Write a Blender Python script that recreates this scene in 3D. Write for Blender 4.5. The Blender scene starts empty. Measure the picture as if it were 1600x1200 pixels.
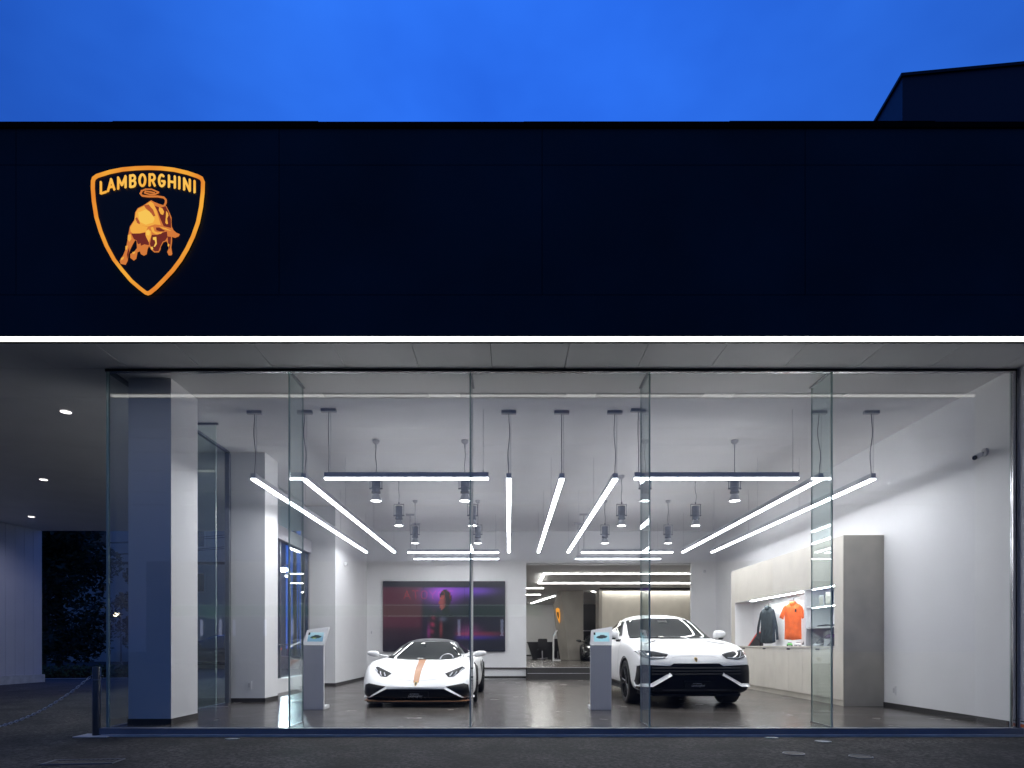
import bpy, bmesh, math, random
from mathutils import Vector, Matrix
from mathutils.bvhtree import BVHTree
from math import sin, cos, pi, radians as R

scene = bpy.context.scene
# ------------------------------------------------------------------ camera
F, VX, HY, D0, CZ = 978.0, 795.0, 1007.0, 7.95, 1.05
cam_d = bpy.data.cameras.new("camera")
cam = bpy.data.objects.new("camera", cam_d)
scene.collection.objects.link(cam)
cam.location = (0, -D0, CZ)
cam.rotation_euler = (R(90), 0, 0)
cam_d.sensor_width = 36.0
cam_d.lens = 36.0 * F / 1600
cam_d.shift_x = (800 - VX) / 1600
cam_d.shift_y = (HY - 600) / 1600
cam_d.clip_end = 500
scene.camera = cam

# ------------------------------------------------------------------ dusk sky
world = bpy.data.worlds.new("World")
scene.world = world
world.use_nodes = True
nt = world.node_tree
for n in list(nt.nodes): nt.nodes.remove(n)
N = nt.nodes.new; L = nt.links.new
out = N('ShaderNodeOutputWorld'); bg = N('ShaderNodeBackground')
tc = N('ShaderNodeTexCoord'); mp = N('ShaderNodeMapping'); mp.inputs['Scale'].default_value = (1.0, 1.0, 1.9)
noi = N('ShaderNodeTexNoise'); noi.inputs['Scale'].default_value = 1.5; noi.inputs['Detail'].default_value = 5; noi.inputs['Roughness'].default_value = .55
ramp = N('ShaderNodeValToRGB')
ramp.color_ramp.elements[0].position = .30; ramp.color_ramp.elements[0].color = (.010, .098, .66, 1)
ramp.color_ramp.elements[1].position = .62; ramp.color_ramp.elements[1].color = (.028, .195, 1.0, 1)
sep = N('ShaderNodeSeparateXYZ')
mr = N('ShaderNodeMapRange'); mr.inputs[1].default_value = .35; mr.inputs[2].default_value = -.5
back = N('ShaderNodeMixRGB'); back.inputs[2].default_value = (.022, .080, .30, 1)
sky = N('ShaderNodeTexSky'); sky.sky_type = 'NISHITA'; sky.sun_disc = False
sky.sun_elevation = R(-3); sky.sun_rotation = R(200)
add = N('ShaderNodeMixRGB'); add.blend_type = 'ADD'; add.inputs[0].default_value = .10
L(tc.outputs['Generated'], mp.inputs[0]); L(mp.outputs[0], noi.inputs['Vector'])
L(noi.outputs['Fac'], ramp.inputs[0]); L(tc.outputs['Generated'], sep.inputs[0])
L(sep.outputs['Y'], mr.inputs[0]); L(mr.outputs[0], back.inputs[0]); L(ramp.outputs[0], back.inputs[1])
ab = N('ShaderNodeMath'); ab.operation = 'ABSOLUTE'; L(sep.outputs['X'], ab.inputs[0])
sd = N('ShaderNodeMapRange'); sd.inputs[1].default_value = .12; sd.inputs[2].default_value = .72; sd.inputs[3].default_value = 1.0; sd.inputs[4].default_value = .42
L(ab.outputs[0], sd.inputs[0]); ml_ = N('ShaderNodeMixRGB'); ml_.blend_type = 'MULTIPLY'; ml_.inputs[0].default_value = 1
L(back.outputs[0], ml_.inputs[1]); L(sd.outputs[0], ml_.inputs[2]); L(ml_.outputs[0], add.inputs[1]); L(sky.outputs[0], add.inputs[2])
L(add.outputs[0], bg.inputs[0]); bg.inputs[1].default_value = 1.0
L(bg.outputs[0], out.inputs[0])
scene.view_settings.view_transform = 'Standard'
scene.view_settings.look = 'None'
scene.view_settings.exposure = 0.0
scene.view_settings.gamma = 1.0
TUBE_E = 35.0        # radiance of the linear luminaires
scene.render.engine = 'CYCLES'
scene.cycles.max_bounces = 12
scene.cycles.transparent_max_bounces = 24
scene.cycles.diffuse_bounces = 5
scene.cycles.glossy_bounces = 5
scene.cycles.sample_clamp_indirect = 4
scene.cycles.caustics_reflective = False

rnd = random.Random(7)

# ------------------------------------------------------------------ helpers
def W(px, py, d): return Vector(((px - VX) * d / F, d - D0, CZ + (HY - py) * d / F))
def link(o): scene.collection.objects.link(o)

def tag(o, label=None, cat=None, group=None, kind=None):
    if label: o['label'] = label
    if cat: o['category'] = cat
    if group: o['group'] = group
    if kind: o['kind'] = kind
    return o

def thing(name, label, cat, loc=(0, 0, 0), rz=0, group=None):
    o = bpy.data.objects.new(name, None); o.empty_display_size = .2; link(o)
    o.location = loc; o.rotation_euler = (0, 0, rz)
    return tag(o, label, cat, group)

class MB:
    def __init__(s): s.v = []; s.f = []; s.m = []; s.cur = 0; s.xf = None
    def mat(s, i): s.cur = i; return s
    def add(s, vs, fs):
        b = len(s.v)
        for p in vs:
            p = Vector(p)
            s.v.append(s.xf @ p if s.xf else p)
        for f in fs: s.f.append([b + i for i in f]); s.m.append(s.cur)
        return s
    def box(s, x0, x1, y0, y1, z0, z1):
        s.add([(x0,y0,z0),(x1,y0,z0),(x1,y1,z0),(x0,y1,z0),(x0,y0,z1),(x1,y0,z1),(x1,y1,z1),(x0,y1,z1)],
              [(0,3,2,1),(4,5,6,7),(0,1,5,4),(1,2,6,5),(2,3,7,6),(3,0,4,7)]); return s
    def cyl(s, a, b, r, r2=None, n=12, caps=True):
        a = Vector(a); b = Vector(b); r2 = r if r2 is None else r2
        d = (b - a).normalized(); u = d.orthogonal().normalized(); w = d.cross(u)
        vs = []
        for c, rr in ((a, r), (b, r2)):
            for i in range(n): t = 2*pi*i/n; vs.append(c + (u*cos(t) + w*sin(t))*rr)
        fs = [(i, (i+1) % n, n + (i+1) % n, n + i) for i in range(n)]
        if caps: fs += [tuple(range(n))[::-1], tuple(range(n, 2*n))]
        return s.add(vs, fs)
    def tube(s, pts, r, n=6):
        pts = [Vector(p) for p in pts]; vs = []; fs = []
        for k, p in enumerate(pts):
            d = (pts[min(k+1, len(pts)-1)] - pts[max(k-1, 0)]).normalized()
            u = d.cross(Vector((.13, .97, .21))).normalized(); w = d.cross(u)
            for i in range(n): t = 2*pi*i/n; vs.append(p + (u*cos(t) + w*sin(t))*r)
        for k in range(len(pts)-1):
            for i in range(n): fs.append((k*n+i, k*n+(i+1) % n, (k+1)*n+(i+1) % n, (k+1)*n+i))
        fs += [tuple(range(n))[::-1], tuple(range((len(pts)-1)*n, len(pts)*n))]
        return s.add(vs, fs)
    def lathe(s, prof, c, axis='z', n=24):
        c = Vector(c); vs = []; fs = []
        for (r, h) in prof:
            for i in range(n):
                t = 2*pi*i/n
                if axis == 'z': vs.append(c + Vector((r*cos(t), r*sin(t), h)))
                else: vs.append(c + Vector((h, r*cos(t), r*sin(t))))
        for k in range(len(prof)-1):
            for i in range(n): fs.append((k*n+i, k*n+(i+1) % n, (k+1)*n+(i+1) % n, (k+1)*n+i))
        return s.add(vs, fs)
    def prism(s, poly, o, u, v, t):
        """polygon (2D) extruded: origin o, axes u, v, thickness vector t"""
        o, u, v, t = map(Vector, (o, u, v, t)); n = len(poly)
        a = [o + u*p[0] + v*p[1] for p in poly]
        s.add(a + [p + t for p in a], [tuple(range(n)), tuple(range(n, 2*n))[::-1]] + [(i, (i+1) % n, n+(i+1) % n, n+i)[::-1] for i in range(n)])
        return s
    def build(s, name, mats, parent=None, smooth=False, bevel=0, loc=None):
        me = bpy.data.meshes.new(name)
        me.from_pydata([tuple(p) for p in s.v], [], s.f)
        if not isinstance(mats, (list, tuple)): mats = [mats]
        for m in mats: me.materials.append(m)
        if len(mats) > 1:
            for p, i in zip(me.polygons, s.m): p.material_index = i
        bm = bmesh.new(); bm.from_mesh(me)
        bmesh.ops.recalc_face_normals(bm, faces=bm.faces)
        if bevel:
            es = [e for e in bm.edges if len(e.link_faces) == 2 and e.calc_face_angle(0) > .6]
            bmesh.ops.bevel(bm, geom=es, offset=bevel, segments=2, affect='EDGES', clamp_overlap=True)
        bm.to_mesh(me); bm.free()
        if smooth:
            for p in me.polygons: p.use_smooth = True
            me.set_sharp_from_angle(angle=R(40))
        o = bpy.data.objects.new(name, me); link(o)
        if loc: o.location = loc
        if parent: o.parent = parent
        return o

def copy_tree(o, parent=None):
    kids = list(o.children)
    c = o.copy(); scene.collection.objects.link(c); c.parent = parent
    for k in kids: copy_tree(k, c)
    return c

# ------------------------------------------------------------------ materials
def mat(name, col, rough=.5, metal=0, noise=0, scale=5, bump=0, coat=0, spec=.5, bscale=None, stretch=None, emit=None, es=0):
    m = bpy.data.materials.new(name); m.use_nodes = True; t = m.node_tree; b = t.nodes['Principled BSDF']
    b.inputs['Base Color'].default_value = (*col, 1); b.inputs['Roughness'].default_value = rough
    b.inputs['Metallic'].default_value = metal; b.inputs['Coat Weight'].default_value = coat
    b.inputs['Coat Roughness'].default_value = .04
    b.inputs['Specular IOR Level'].default_value = spec
    if emit: b.inputs['Emission Color'].default_value = (*emit, 1); b.inputs['Emission Strength'].default_value = es
    if noise or bump:
        co = t.nodes.new('ShaderNodeTexCoord'); nz = t.nodes.new('ShaderNodeTexNoise'); mpp = t.nodes.new('ShaderNodeMapping')
        if stretch: mpp.inputs['Scale'].default_value = stretch
        t.links.new(co.outputs['Object'], mpp.inputs[0]); t.links.new(mpp.outputs[0], nz.inputs['Vector'])
        nz.inputs['Scale'].default_value = scale; nz.inputs['Detail'].default_value = 6
        if noise:
            r = t.nodes.new('ShaderNodeValToRGB')
            r.color_ramp.elements[0].position = .3; r.color_ramp.elements[1].position = .7
            r.color_ramp.elements[0].color = (*[c*(1-noise) for c in col], 1)
            r.color_ramp.elements[1].color = (*[min(1, c*(1+noise)) for c in col], 1)
            t.links.new(nz.outputs['Fac'], r.inputs[0]); t.links.new(r.outputs[0], b.inputs['Base Color'])
        if bump:
            n2 = t.nodes.new('ShaderNodeTexNoise'); n2.inputs['Scale'].default_value = bscale or scale*6; n2.inputs['Detail'].default_value = 4
            t.links.new(mpp.outputs[0], n2.inputs['Vector'])
            bp = t.nodes.new('ShaderNodeBump'); bp.inputs['Strength'].default_value = bump; bp.inputs['Distance'].default_value = .01
            t.links.new(n2.outputs['Fac'], bp.inputs['Height']); t.links.new(bp.outputs[0], b.inputs['Normal'])
    return m

def emis(name, col, st):
    m = bpy.data.materials.new(name); m.use_nodes = True; t = m.node_tree
    t.nodes.remove(t.nodes['Principled BSDF']); e = t.nodes.new('ShaderNodeEmission')
    e.inputs[0].default_value = (*col, 1); e.inputs[1].default_value = st
    t.links.new(e.outputs[0], t.nodes['Material Output'].inputs[0]); return m

def glass(name, tint, refl=1.0):
    m = bpy.data.materials.new(name); m.use_nodes = True; t = m.node_tree
    t.nodes.remove(t.nodes['Principled BSDF'])
    tr = t.nodes.new('ShaderNodeBsdfTransparent'); tr.inputs[0].default_value = (*tint, 1)
    gl = t.nodes.new('ShaderNodeBsdfGlossy'); gl.inputs['Roughness'].default_value = 0.0; gl.inputs[0].default_value = (refl, refl, refl, 1)
    lw = t.nodes.new('ShaderNodeLayerWeight'); lw.inputs[0].default_value = .5
    pw = t.nodes.new('ShaderNodeMath'); pw.operation = 'POWER'; pw.inputs[1].default_value = 5
    ml = t.nodes.new('ShaderNodeMath'); ml.operation = 'MULTIPLY_ADD'; ml.inputs[1].default_value = .9; ml.inputs[2].default_value = .045
    mx = t.nodes.new('ShaderNodeMixShader')
    t.links.new(lw.outputs['Facing'], pw.inputs[0]); t.links.new(pw.outputs[0], ml.inputs[0]); t.links.new(ml.outputs[0], mx.inputs[0])
    t.links.new(tr.outputs[0], mx.inputs[1]); t.links.new(gl.outputs[0], mx.inputs[2])
    t.links.new(mx.outputs[0], t.nodes['Material Output'].inputs[0]); return m

def vcol_screen(name, st):
    m = bpy.data.materials.new(name); m.use_nodes = True; t = m.node_tree; b = t.nodes['Principled BSDF']
    a = t.nodes.new('ShaderNodeAttribute'); a.attribute_name = 'pic'
    b.inputs['Base Color'].default_value = (.01, .01, .012, 1); b.inputs['Roughness'].default_value = .3
    t.links.new(a.outputs['Color'], b.inputs['Emission Color']); b.inputs['Emission Strength'].default_value = st; return m

def tiles_mat():
    m = mat('floor_tile', (.1, .095, .092), .3, spec=.5); t = m.node_tree; b = t.nodes['Principled BSDF']
    co = t.nodes.new('ShaderNodeTexCoord')
    br = t.nodes.new('ShaderNodeTexBrick'); br.offset = 0; br.inputs['Scale'].default_value = 1
    br.inputs['Brick Width'].default_value = 1.2; br.inputs['Row Height'].default_value = .6
    br.inputs['Mortar Size'].default_value = .006
    br.inputs['Color1'].default_value = (.092, .082, .076, 1); br.inputs['Color2'].default_value = (.074, .066, .062, 1); br.inputs['Mortar'].default_value = (.02, .02, .02, 1)
    nz = t.nodes.new('ShaderNodeTexNoise'); nz.inputs['Scale'].default_value = 1.7; nz.inputs['Detail'].default_value = 7
    mx = t.nodes.new('ShaderNodeMixRGB'); mx.blend_type = 'MULTIPLY'; mx.inputs[0].default_value = 1
    rp = t.nodes.new('ShaderNodeValToRGB'); rp.color_ramp.elements[0].position = .3; rp.color_ramp.elements[0].color = (.7,.7,.7,1); rp.color_ramp.elements[1].position = .75; rp.color_ramp.elements[1].color = (1.2,1.18,1.15,1)
    t.links.new(co.outputs['Object'], br.inputs[0]); t.links.new(co.outputs['Object'], nz.inputs['Vector'])
    t.links.new(nz.outputs['Fac'], rp.inputs[0]); t.links.new(br.outputs[0], mx.inputs[1]); t.links.new(rp.outputs[0], mx.inputs[2])
    t.links.new(mx.outputs[0], b.inputs['Base Color'])
    r2 = t.nodes.new('ShaderNodeMapRange'); r2.inputs[3].default_value = .14; r2.inputs[4].default_value = .34
    t.links.new(nz.outputs['Fac'], r2.inputs[0]); t.links.new(r2.outputs[0], b.inputs['Roughness'])
    return m

def asphalt_mat():
    m = mat('asphalt', (.05, .05, .05), .85, bump=.6, bscale=90); t = m.node_tree; b = t.nodes['Principled BSDF']
    co = t.nodes.new('ShaderNodeTexCoord')
    n1 = t.nodes.new('ShaderNodeTexNoise'); n1.inputs['Scale'].default_value = 1.3; n1.inputs['Detail'].default_value = 10; n1.inputs['Roughness'].default_value = .7
    n2 = t.nodes.new('ShaderNodeTexNoise'); n2.inputs['Scale'].default_value = 22; n2.inputs['Detail'].default_value = 6; n2.inputs['Roughness'].default_value = .8
    vo = t.nodes.new('ShaderNodeTexVoronoi'); vo.inputs['Scale'].default_value = 110
    r1 = t.nodes.new('ShaderNodeValToRGB'); r1.color_ramp.elements[0].position = .35; r1.color_ramp.elements[0].color = (.006,.006,.006,1); r1.color_ramp.elements[1].position = .64; r1.color_ramp.elements[1].color = (.058,.053,.049,1)
    r2 = t.nodes.new('ShaderNodeValToRGB'); r2.color_ramp.elements[0].position = .44; r2.color_ramp.elements[0].color = (.15,.15,.15,1); r2.color_ramp.elements[1].position = .60; r2.color_ramp.elements[1].color = (2.4,2.4,2.4,1)
    mx = t.nodes.new('ShaderNodeMixRGB'); mx.blend_type = 'MULTIPLY'; mx.inputs[0].default_value = 1
    for n in (n1, n2, vo): t.links.new(co.outputs['Object'], n.inputs['Vector'])
    t.links.new(n1.outputs['Fac'], r1.inputs[0]); t.links.new(n2.outputs['Fac'], r2.inputs[0])
    t.links.new(r1.outputs[0], mx.inputs[1]); t.links.new(r2.outputs[0], mx.inputs[2]); t.links.new(mx.outputs[0], b.inputs['Base Color'])
    return m

M = dict(
  white=mat('white_paint', (.78,.78,.79), .55, noise=.02, scale=2),
  ceil=mat('ceiling_paint', (.87,.865,.87), .7, noise=.03, scale=1.2),
  soffit=mat('soffit_panel', (.86,.86,.86), .55, noise=.04, scale=1.2),
  navy=mat('dark_panel', (.005,.029,.048), .5, noise=.25, scale=.8, spec=.16),
  black=mat('black', (.012,.012,.013), .5),
  gap=mat('shadow_gap', (.004,.004,.005), .8),
  blackgloss=mat('black_gloss', (.006,.006,.007), .3, coat=.08, spec=.3),
  skirt=mat('skirting', (.035,.033,.032), .5),
  postmetal=mat('dark_polished_steel', (.11,.11,.11), .3, metal=.55),
  steel=mat('brushed_steel', (.5,.5,.52), .25, metal=1, noise=.05, scale=30),
  darkmetal=mat('dark_metal', (.24,.25,.28), .4, metal=.6),
  housing=mat('anodised_housing', (.50,.51,.55), .42, metal=.4),
  grey=mat('grey_plastic', (.52,.52,.55), .4),
  sill=mat('sill_metal', (.22,.24,.28), .4, metal=.1, noise=.1, scale=3),
  kerb=mat('concrete_kerb', (.60,.60,.60), .8, noise=.12, scale=6, bump=.2),
  glass=glass('clear_glass', (.985,.995,.99)),
  finglass=glass('fin_glass', (.91,.965,.955), 1),
  gedge=mat('glass_edge', (.34,.47,.45), .2, spec=.6),
  wood=mat('pale_wood', (.60,.565,.50), .6, noise=.08, scale=2.4, stretch=(1,1,.7)),
  concrete=mat('concrete_panel', (.34,.32,.29), .6, noise=.10, scale=2.5, stretch=(1,1,.5)),
  greywood=mat('grey_side_panel', (.46,.43,.37), .6, noise=.12, scale=2.4, stretch=(1,1,.8)),
  tile=tiles_mat(), asphalt=asphalt_mat(),
  capblack=mat('coping_black', (.002,.002,.003), .8, spec=.05),
  tube=emis('luminaire_diffuser', (.935,.945,1), TUBE_E),
  backtube=emis('back_luminaire', (1,.97,.93), 42.0),
  strip=emis('strip_light', (1,.98,.95), 3.3),
  lens=emis('spot_lens', (1,.98,.96), 25),
  shelfled=emis('shelf_led', (.93,.96,1), 60),
  carwhite=mat('white_car_paint', (.84,.84,.84), .4, coat=.35),
  carblack=mat('black_car_paint', (.012,.012,.013), .2, coat=1),
  tyre=mat('tyre_rubber', (.012,.012,.012), .75, bump=.2, bscale=60),
  rim=mat('dark_rim', (.05,.05,.052), .25, metal=.8),
  carglass=mat('tinted_car_glass', (.012,.016,.017), .04, spec=.8, coat=.5),
  copper=mat('copper_stripe', (.42,.20,.10), .4, coat=.5),
  headl=mat('lamp_cover', (.03,.032,.035), .08, coat=1),
  drl=mat('lamp_element', (.42,.44,.47), .3, metal=.1),
  gold=mat('gold_badge', (.55,.38,.10), .35, metal=.7),
  softtop=mat('grey_soft_top', (.07,.07,.075), .8),
  foliage=mat('dark_foliage', (.014,.028,.011), .7, noise=.5, scale=4),
  foliage2=mat('hedge_foliage', (.04,.075,.03), .7, noise=.5, scale=5),
  bark=mat('bark', (.05,.04,.03), .9, noise=.3, scale=8, bump=.5),
  metalwall=mat('panel_wall', (.62,.62,.66), .5, noise=.04, scale=1.5),
)
# ------------------------------------------------------------------ ground
GZ = -.10
g = MB()
g.add([(-150,-90,GZ),(150,-90,GZ),(150,160,GZ),(-150,160,GZ)], [(0,1,2,3)])
tag(g.build('ground', M['asphalt']), kind='structure')

# ------------------------------------------------------------------ showroom building
ZC = 4.54                      # soffit and ceiling height
XL, XR = -5.08, 6.38           # glass line ends
YB = 11.35                     # back wall
B = thing('showroom_building', 'dark navy car showroom with a wide glass front and lit white interior', 'building', (0, 0, 0))
def part(name, m, mt, **k): return m.build(name, mt, B, **k)

part('floor', MB().box(XL, XR+.02, 0, 10.95, -.06, 0), M['tile'])
part('floor', MB().box(-3.2, 8.6, 11.30, 31.2, .30, .34), M['tile'])
part('step', MB().box(.56, 5.66, 11.12, 11.30, .0, .34).box(.56, 5.66, 10.95, 11.12, -.06, .17), M['skirt'])
part('step_edge', MB().box(.56, 5.66, 11.10, 11.135, .342, .352).box(.56, 5.66, 10.93, 10.965, .172, .182), M['grey'])
# ceiling in panels with fine joints
cm = MB()
ys = [0.0, .74, .90] + [.90 + 2.1*i for i in range(1, 6)]
for a, b in zip(ys[:-1], ys[1:]):
    if (a, b) == (.74, .90): continue
    cm.box(XL, XR, a+.004, min(b, YB)-.004, ZC, ZC+.05)
part('ceiling', cm, M['ceil'])
part('ceiling', MB().box(-3.2, 8.6, 11.52, 31.2, 3.52, 3.6), M['ceil'])
part('roof_slab', MB().box(-16, 14, -.86, 11.36, ZC+.12, ZC+.4), M['gap'])
part('roof_slab', MB().box(-5.3, 14, 11.361, 31.3, ZC+.12, ZC+.4), M['gap'])
# linear diffuser slot: grooved lengths and white blanks
Yd0, Yd1 = .74, .90
blank = [(XL, -2.60), (-1.12, -.68), (.80, 1.22), (2.72, 3.15), (4.70, 6.38)]
groov = [(-2.60, -1.12), (-.68, .80), (1.22, 2.72), (3.15, 4.70)]
for a, b in blank: part('diffuser_blank', MB().box(a+.004, b-.004, Yd0+.006, Yd1-.006, ZC-.001, ZC+.04), M['white'])
for a, b in groov:
    gd = part('air_diffuser', MB().box(a, b, Yd0+.002, Yd1-.002, ZC+.045, ZC+.06), M['gap']); gv = MB()
    for k in range(3): gv.box(a, b, Yd0+.012+k*.05, Yd0+.042+k*.05, ZC-.0, ZC+.03)
    gv.build('louvre', M['grey'], gd)
# walls
w = MB(); w.box(-4.38, .54, YB, YB+.2, -.06, ZC)
part('wall', w, M['white'])
w = MB(); w.box(5.68, 6.50, YB, YB+.2, -.06, ZC); part('wall', w, M['white'])
w = MB(); w.box(.541, 5.679, YB, YB+.2, 3.55, ZC); part('lintel', w, M['white'])
part('opening_frame', MB().box(5.62, 5.678, YB-.02, YB+.1, .0, 3.549), M['white'])
w = MB(); w.box(XR, 6.6, .02, YB, -.06, ZC); part('wall', w, M['white'])
w = MB(); w.box(-5.25, -4.38, 7.85, YB+.2, -.06, ZC); part('wall', w, M['white'])
part('skirting_board', MB().box(-4.37, .53, YB-.012, YB-.001, .001, .075), M['skirt'])
part('skirting_board', MB().box(-4.379, -4.367, 7.86, YB-.013, .001, .075).box(-5.2, -4.367, 7.838, 7.849, .001, .075), M['skirt'])
part('skirting_board', MB().box(XR-.012, XR-.001, .03, 2.70, .001, .075), M['skirt'])
# columns
for (x0, x1, y0, y1) in ((-4.99, -4.43, .26, .96), (-5.08, -4.43, 3.42, 4.05)):
    c = MB().box(x0, x1, y0, y1, -.02, ZC).build('column', M['white'], B)
    MB().box(x0-.008, x1+.008, y0-.008, y1+.008, .001, .075).build('skirting_board', M['skirt'], c)
# glazing: five panes, fins, rails
gx = [XL, -2.79, -.49, 1.79, 4.105, XR]
for a, b in zip(gx[:-1], gx[1:]):
    p = MB()
    x0, x1 = a+.008, b-.008
    p.mat(0).add([(x0,0,.0),(x1,0,.0),(x1,0,ZC-.03),(x0,0,ZC-.03)], [(0,1,2,3)])
    p.mat(0).add([(x0,.012,.0),(x1,.012,.0),(x1,.012,ZC-.03),(x0,.012,ZC-.03)], [(3,2,1,0)])
    p.mat(1).add([(x0,0,0),(x0,.012,0),(x0,.012,ZC-.03),(x0,0,ZC-.03)], [(0,1,2,3)])
    p.mat(1).add([(x1,0,0),(x1,.012,0),(x1,.012,ZC-.03),(x1,0,ZC-.03)], [(0,1,2,3)])
    part('window_pane', p, [M['glass'], M['gedge']])
def fin(x, y0, y1, alongx=False):
    p = MB(); z1 = ZC-.01; t = .008
    if not alongx:
        for sx in (-t, t): p.mat(0).add([(x+sx,y0,0),(x+sx,y1,0),(x+sx,y1,z1),(x+sx,y0,z1)], [(0,1,2,3)])
        for yy in (y0, y1): p.mat(1).add([(x-t,yy,0),(x+t,yy,0),(x+t,yy,z1),(x-t,yy,z1)], [(0,1,2,3)])
    part('glass_fin', p, [M['finglass'], M['gedge']])
for x in gx[1:-1]:
    fin(x, .02, .53)
    part('fin_clamp', MB().box(x-.022, x+.022, .02, .56, ZC-.012, ZC-.001), M['darkmetal'])
    part('fin_clamp', MB().box(x-.016, x+.016, .02, .54, .001, .012), M['steel'])
    part('joint_seal', MB().box(x-.0075, x+.0075, -.004, .016, .0, ZC-.03), M['gedge'])
part('window_frame', MB().box(XL-.03, XR+.04, -.03, .03, ZC-.03, ZC-.0005), M['black'])
part('window_frame', MB().box(XL-.03, XR+.04, -.026, .02, ZC-.038, ZC-.030), M['steel'])
part('window_frame', MB().box(XR+.001, XR+.035, -.03, .015, 0, ZC-.031), M['steel'])
part('window_frame', MB().box(XR+.045, XR+.065, -.04, .015, -.02, ZC-.001), M['steel'])
part('window_frame', MB().box(XR+.036, XR+.044, -.028, .015, -.02, ZC-.031), M['black'])
part('window_frame', MB().box(XL-.02, XL+.006, -.02, .014, 0, ZC-.031), M['gedge'])
part('window_sill', MB().box(XL-.06, XR+.07, -.11, -.001, -.075, -.001), M['sill'])
part('kerb', MB().box(XL-.02, XR+.07, -.16, -.0, -.11, -.077), M['kerb'])
# side glazing of the left facade
def side_pane(y0, y1, z0=0, z1=ZC-.03):
    p = MB()
    for x in (XL, XL+.012): p.add([(x,y0,z0),(x,y1,z0),(x,y1,z1),(x,y0,z1)], [(0,1,2,3)])
    part('window_pane', p, [M['glass']])
side_pane(.01, 1.9); side_pane(1.91, 3.40); side_pane(4.1, 5.9, .30, 3.34); side_pane(5.92, 7.8, .30, 3.34); side_pane(4.1, 7.8, 3.66, ZC-.03)
p = MB(); z1 = ZC-.01
for yy in (1.90, 1.915): p.add([(XL,yy,0),(XL+.47,yy,0),(XL+.47,yy,z1),(XL,yy,z1)], [(0,1,2,3)])
p.mat(1).add([(XL+.47,1.90,0),(XL+.47,1.915,0),(XL+.47,1.915,z1),(XL+.47,1.90,z1)], [(0,1,2,3)])
part('glass_fin', p, [M['finglass'], M['gedge']])
part('window_frame', MB().box(XL-.03, XL+.03, .031, 3.40, ZC-.035, ZC-.001), M['darkmetal'])
part('fin_clamp', MB().box(XL+.035, XL+.5, 1.89, 1.925, ZC-.03, ZC-.002), M['darkmetal'])
part('window_frame', MB().box(XL-.04, XL+.04, 3.33, 3.41, 0, ZC-.036), M['darkmetal'])
part('transom_beam', MB().box(XL-.06, XL+.10, 4.06, 7.84, 3.35, 3.65), M['grey'])
part('window_frame', MB().box(XL-.03, XL+.05, 7.74, 7.84, .3, 3.349), M['steel'])
part('window_frame', MB().box(XL-.02, XL+.03, 5.88, 5.93, .3, 3.349), M['steel'])
part('window_sill', MB().box(XL-.1, XL+.12, 4.06, 7.84, -.05, .299), M['white'])
part('window_sill', MB().box(XL-.06, XL-.001, 0, 3.40, -.09, -.001), M['sill'])
part('push_bar', MB().cyl((XL+.06, 4.2, 1.05), (XL+.06, 7.6, 1.05), .012), M['steel'])
# soffit in panels, front strip, fascia
YF = -.90
sm = MB()
seams = [-3.888 + .9185*i for i in range(-13, 21)]
for a, b in zip(seams[:-1], seams[1:]):
    if b > 14: break
    if a > -6.7: sm.box(max(a, -16)+.004, b-.004, -.71, -.031, ZC, ZC+.04)
part('soffit', sm, M['soffit'])
sm = MB(); 
for k, (a, b) in enumerate(((-.71, .9), (.9, 3.0), (3.0, 5.1), (5.1, 7.2), (7.2, 9.3), (9.3, 11.3))):
    sm.box(-16, XL-.06 if k else seams[10], a+.003, b-.003, ZC, ZC+.04)
sm.box(seams[10]+.004, XL-.06, -.02, .897, ZC, ZC+.04)
part('soffit', sm, M['soffit'])
part('soffit_trim', MB().box(-16, 14, -.745, -.713, ZC-.012, ZC+.06), M['black'])
st = MB().box(-16, 14, -.895, -.75, ZC-.002, ZC+.02)
part('strip_light', st, M['strip'])
fx = [-15.3, -12.25, -9.2, -6.15 + .0, -5.551 + 0]
ztop = 6.862; zj = [ZC-.008, 4.987, 6.45, ztop]
vj = [-16] + [W(25 + 411*i, 0, 7.05).x for i in range(-2, 5)] + [14]
for i in range(len(vj)-1):
    for j in range(3):
        part('fascia_panel', MB().box(vj[i]+(.003 if j else 0), vj[i+1]-(.003 if j else 0), YF, YF+.03, zj[j]+(.003 if j else 0), zj[j+1]-.003), M['navy'])
part('fascia_backing', MB().box(-16, 14, YF+.0305, YF+.07, ZC+.021, ztop), M['gap'])
cop = MB()
xs = [-16 + 2.31*i for i in range(14)]
for k, (a, b) in enumerate(zip(xs[:-1], xs[1:])):
    dz = (.004, -.003, .0, .006, -.002)[k % 5]
    cop.box(a, min(b, 14), YF-.02, YF+.35, ztop, 6.926+dz)
part('coping', cop, M['capblack'])
part('parapet', MB().box(-16, 14, YF+.36, YF+.5, ZC+.4, 6.91), M['gap'])
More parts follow.
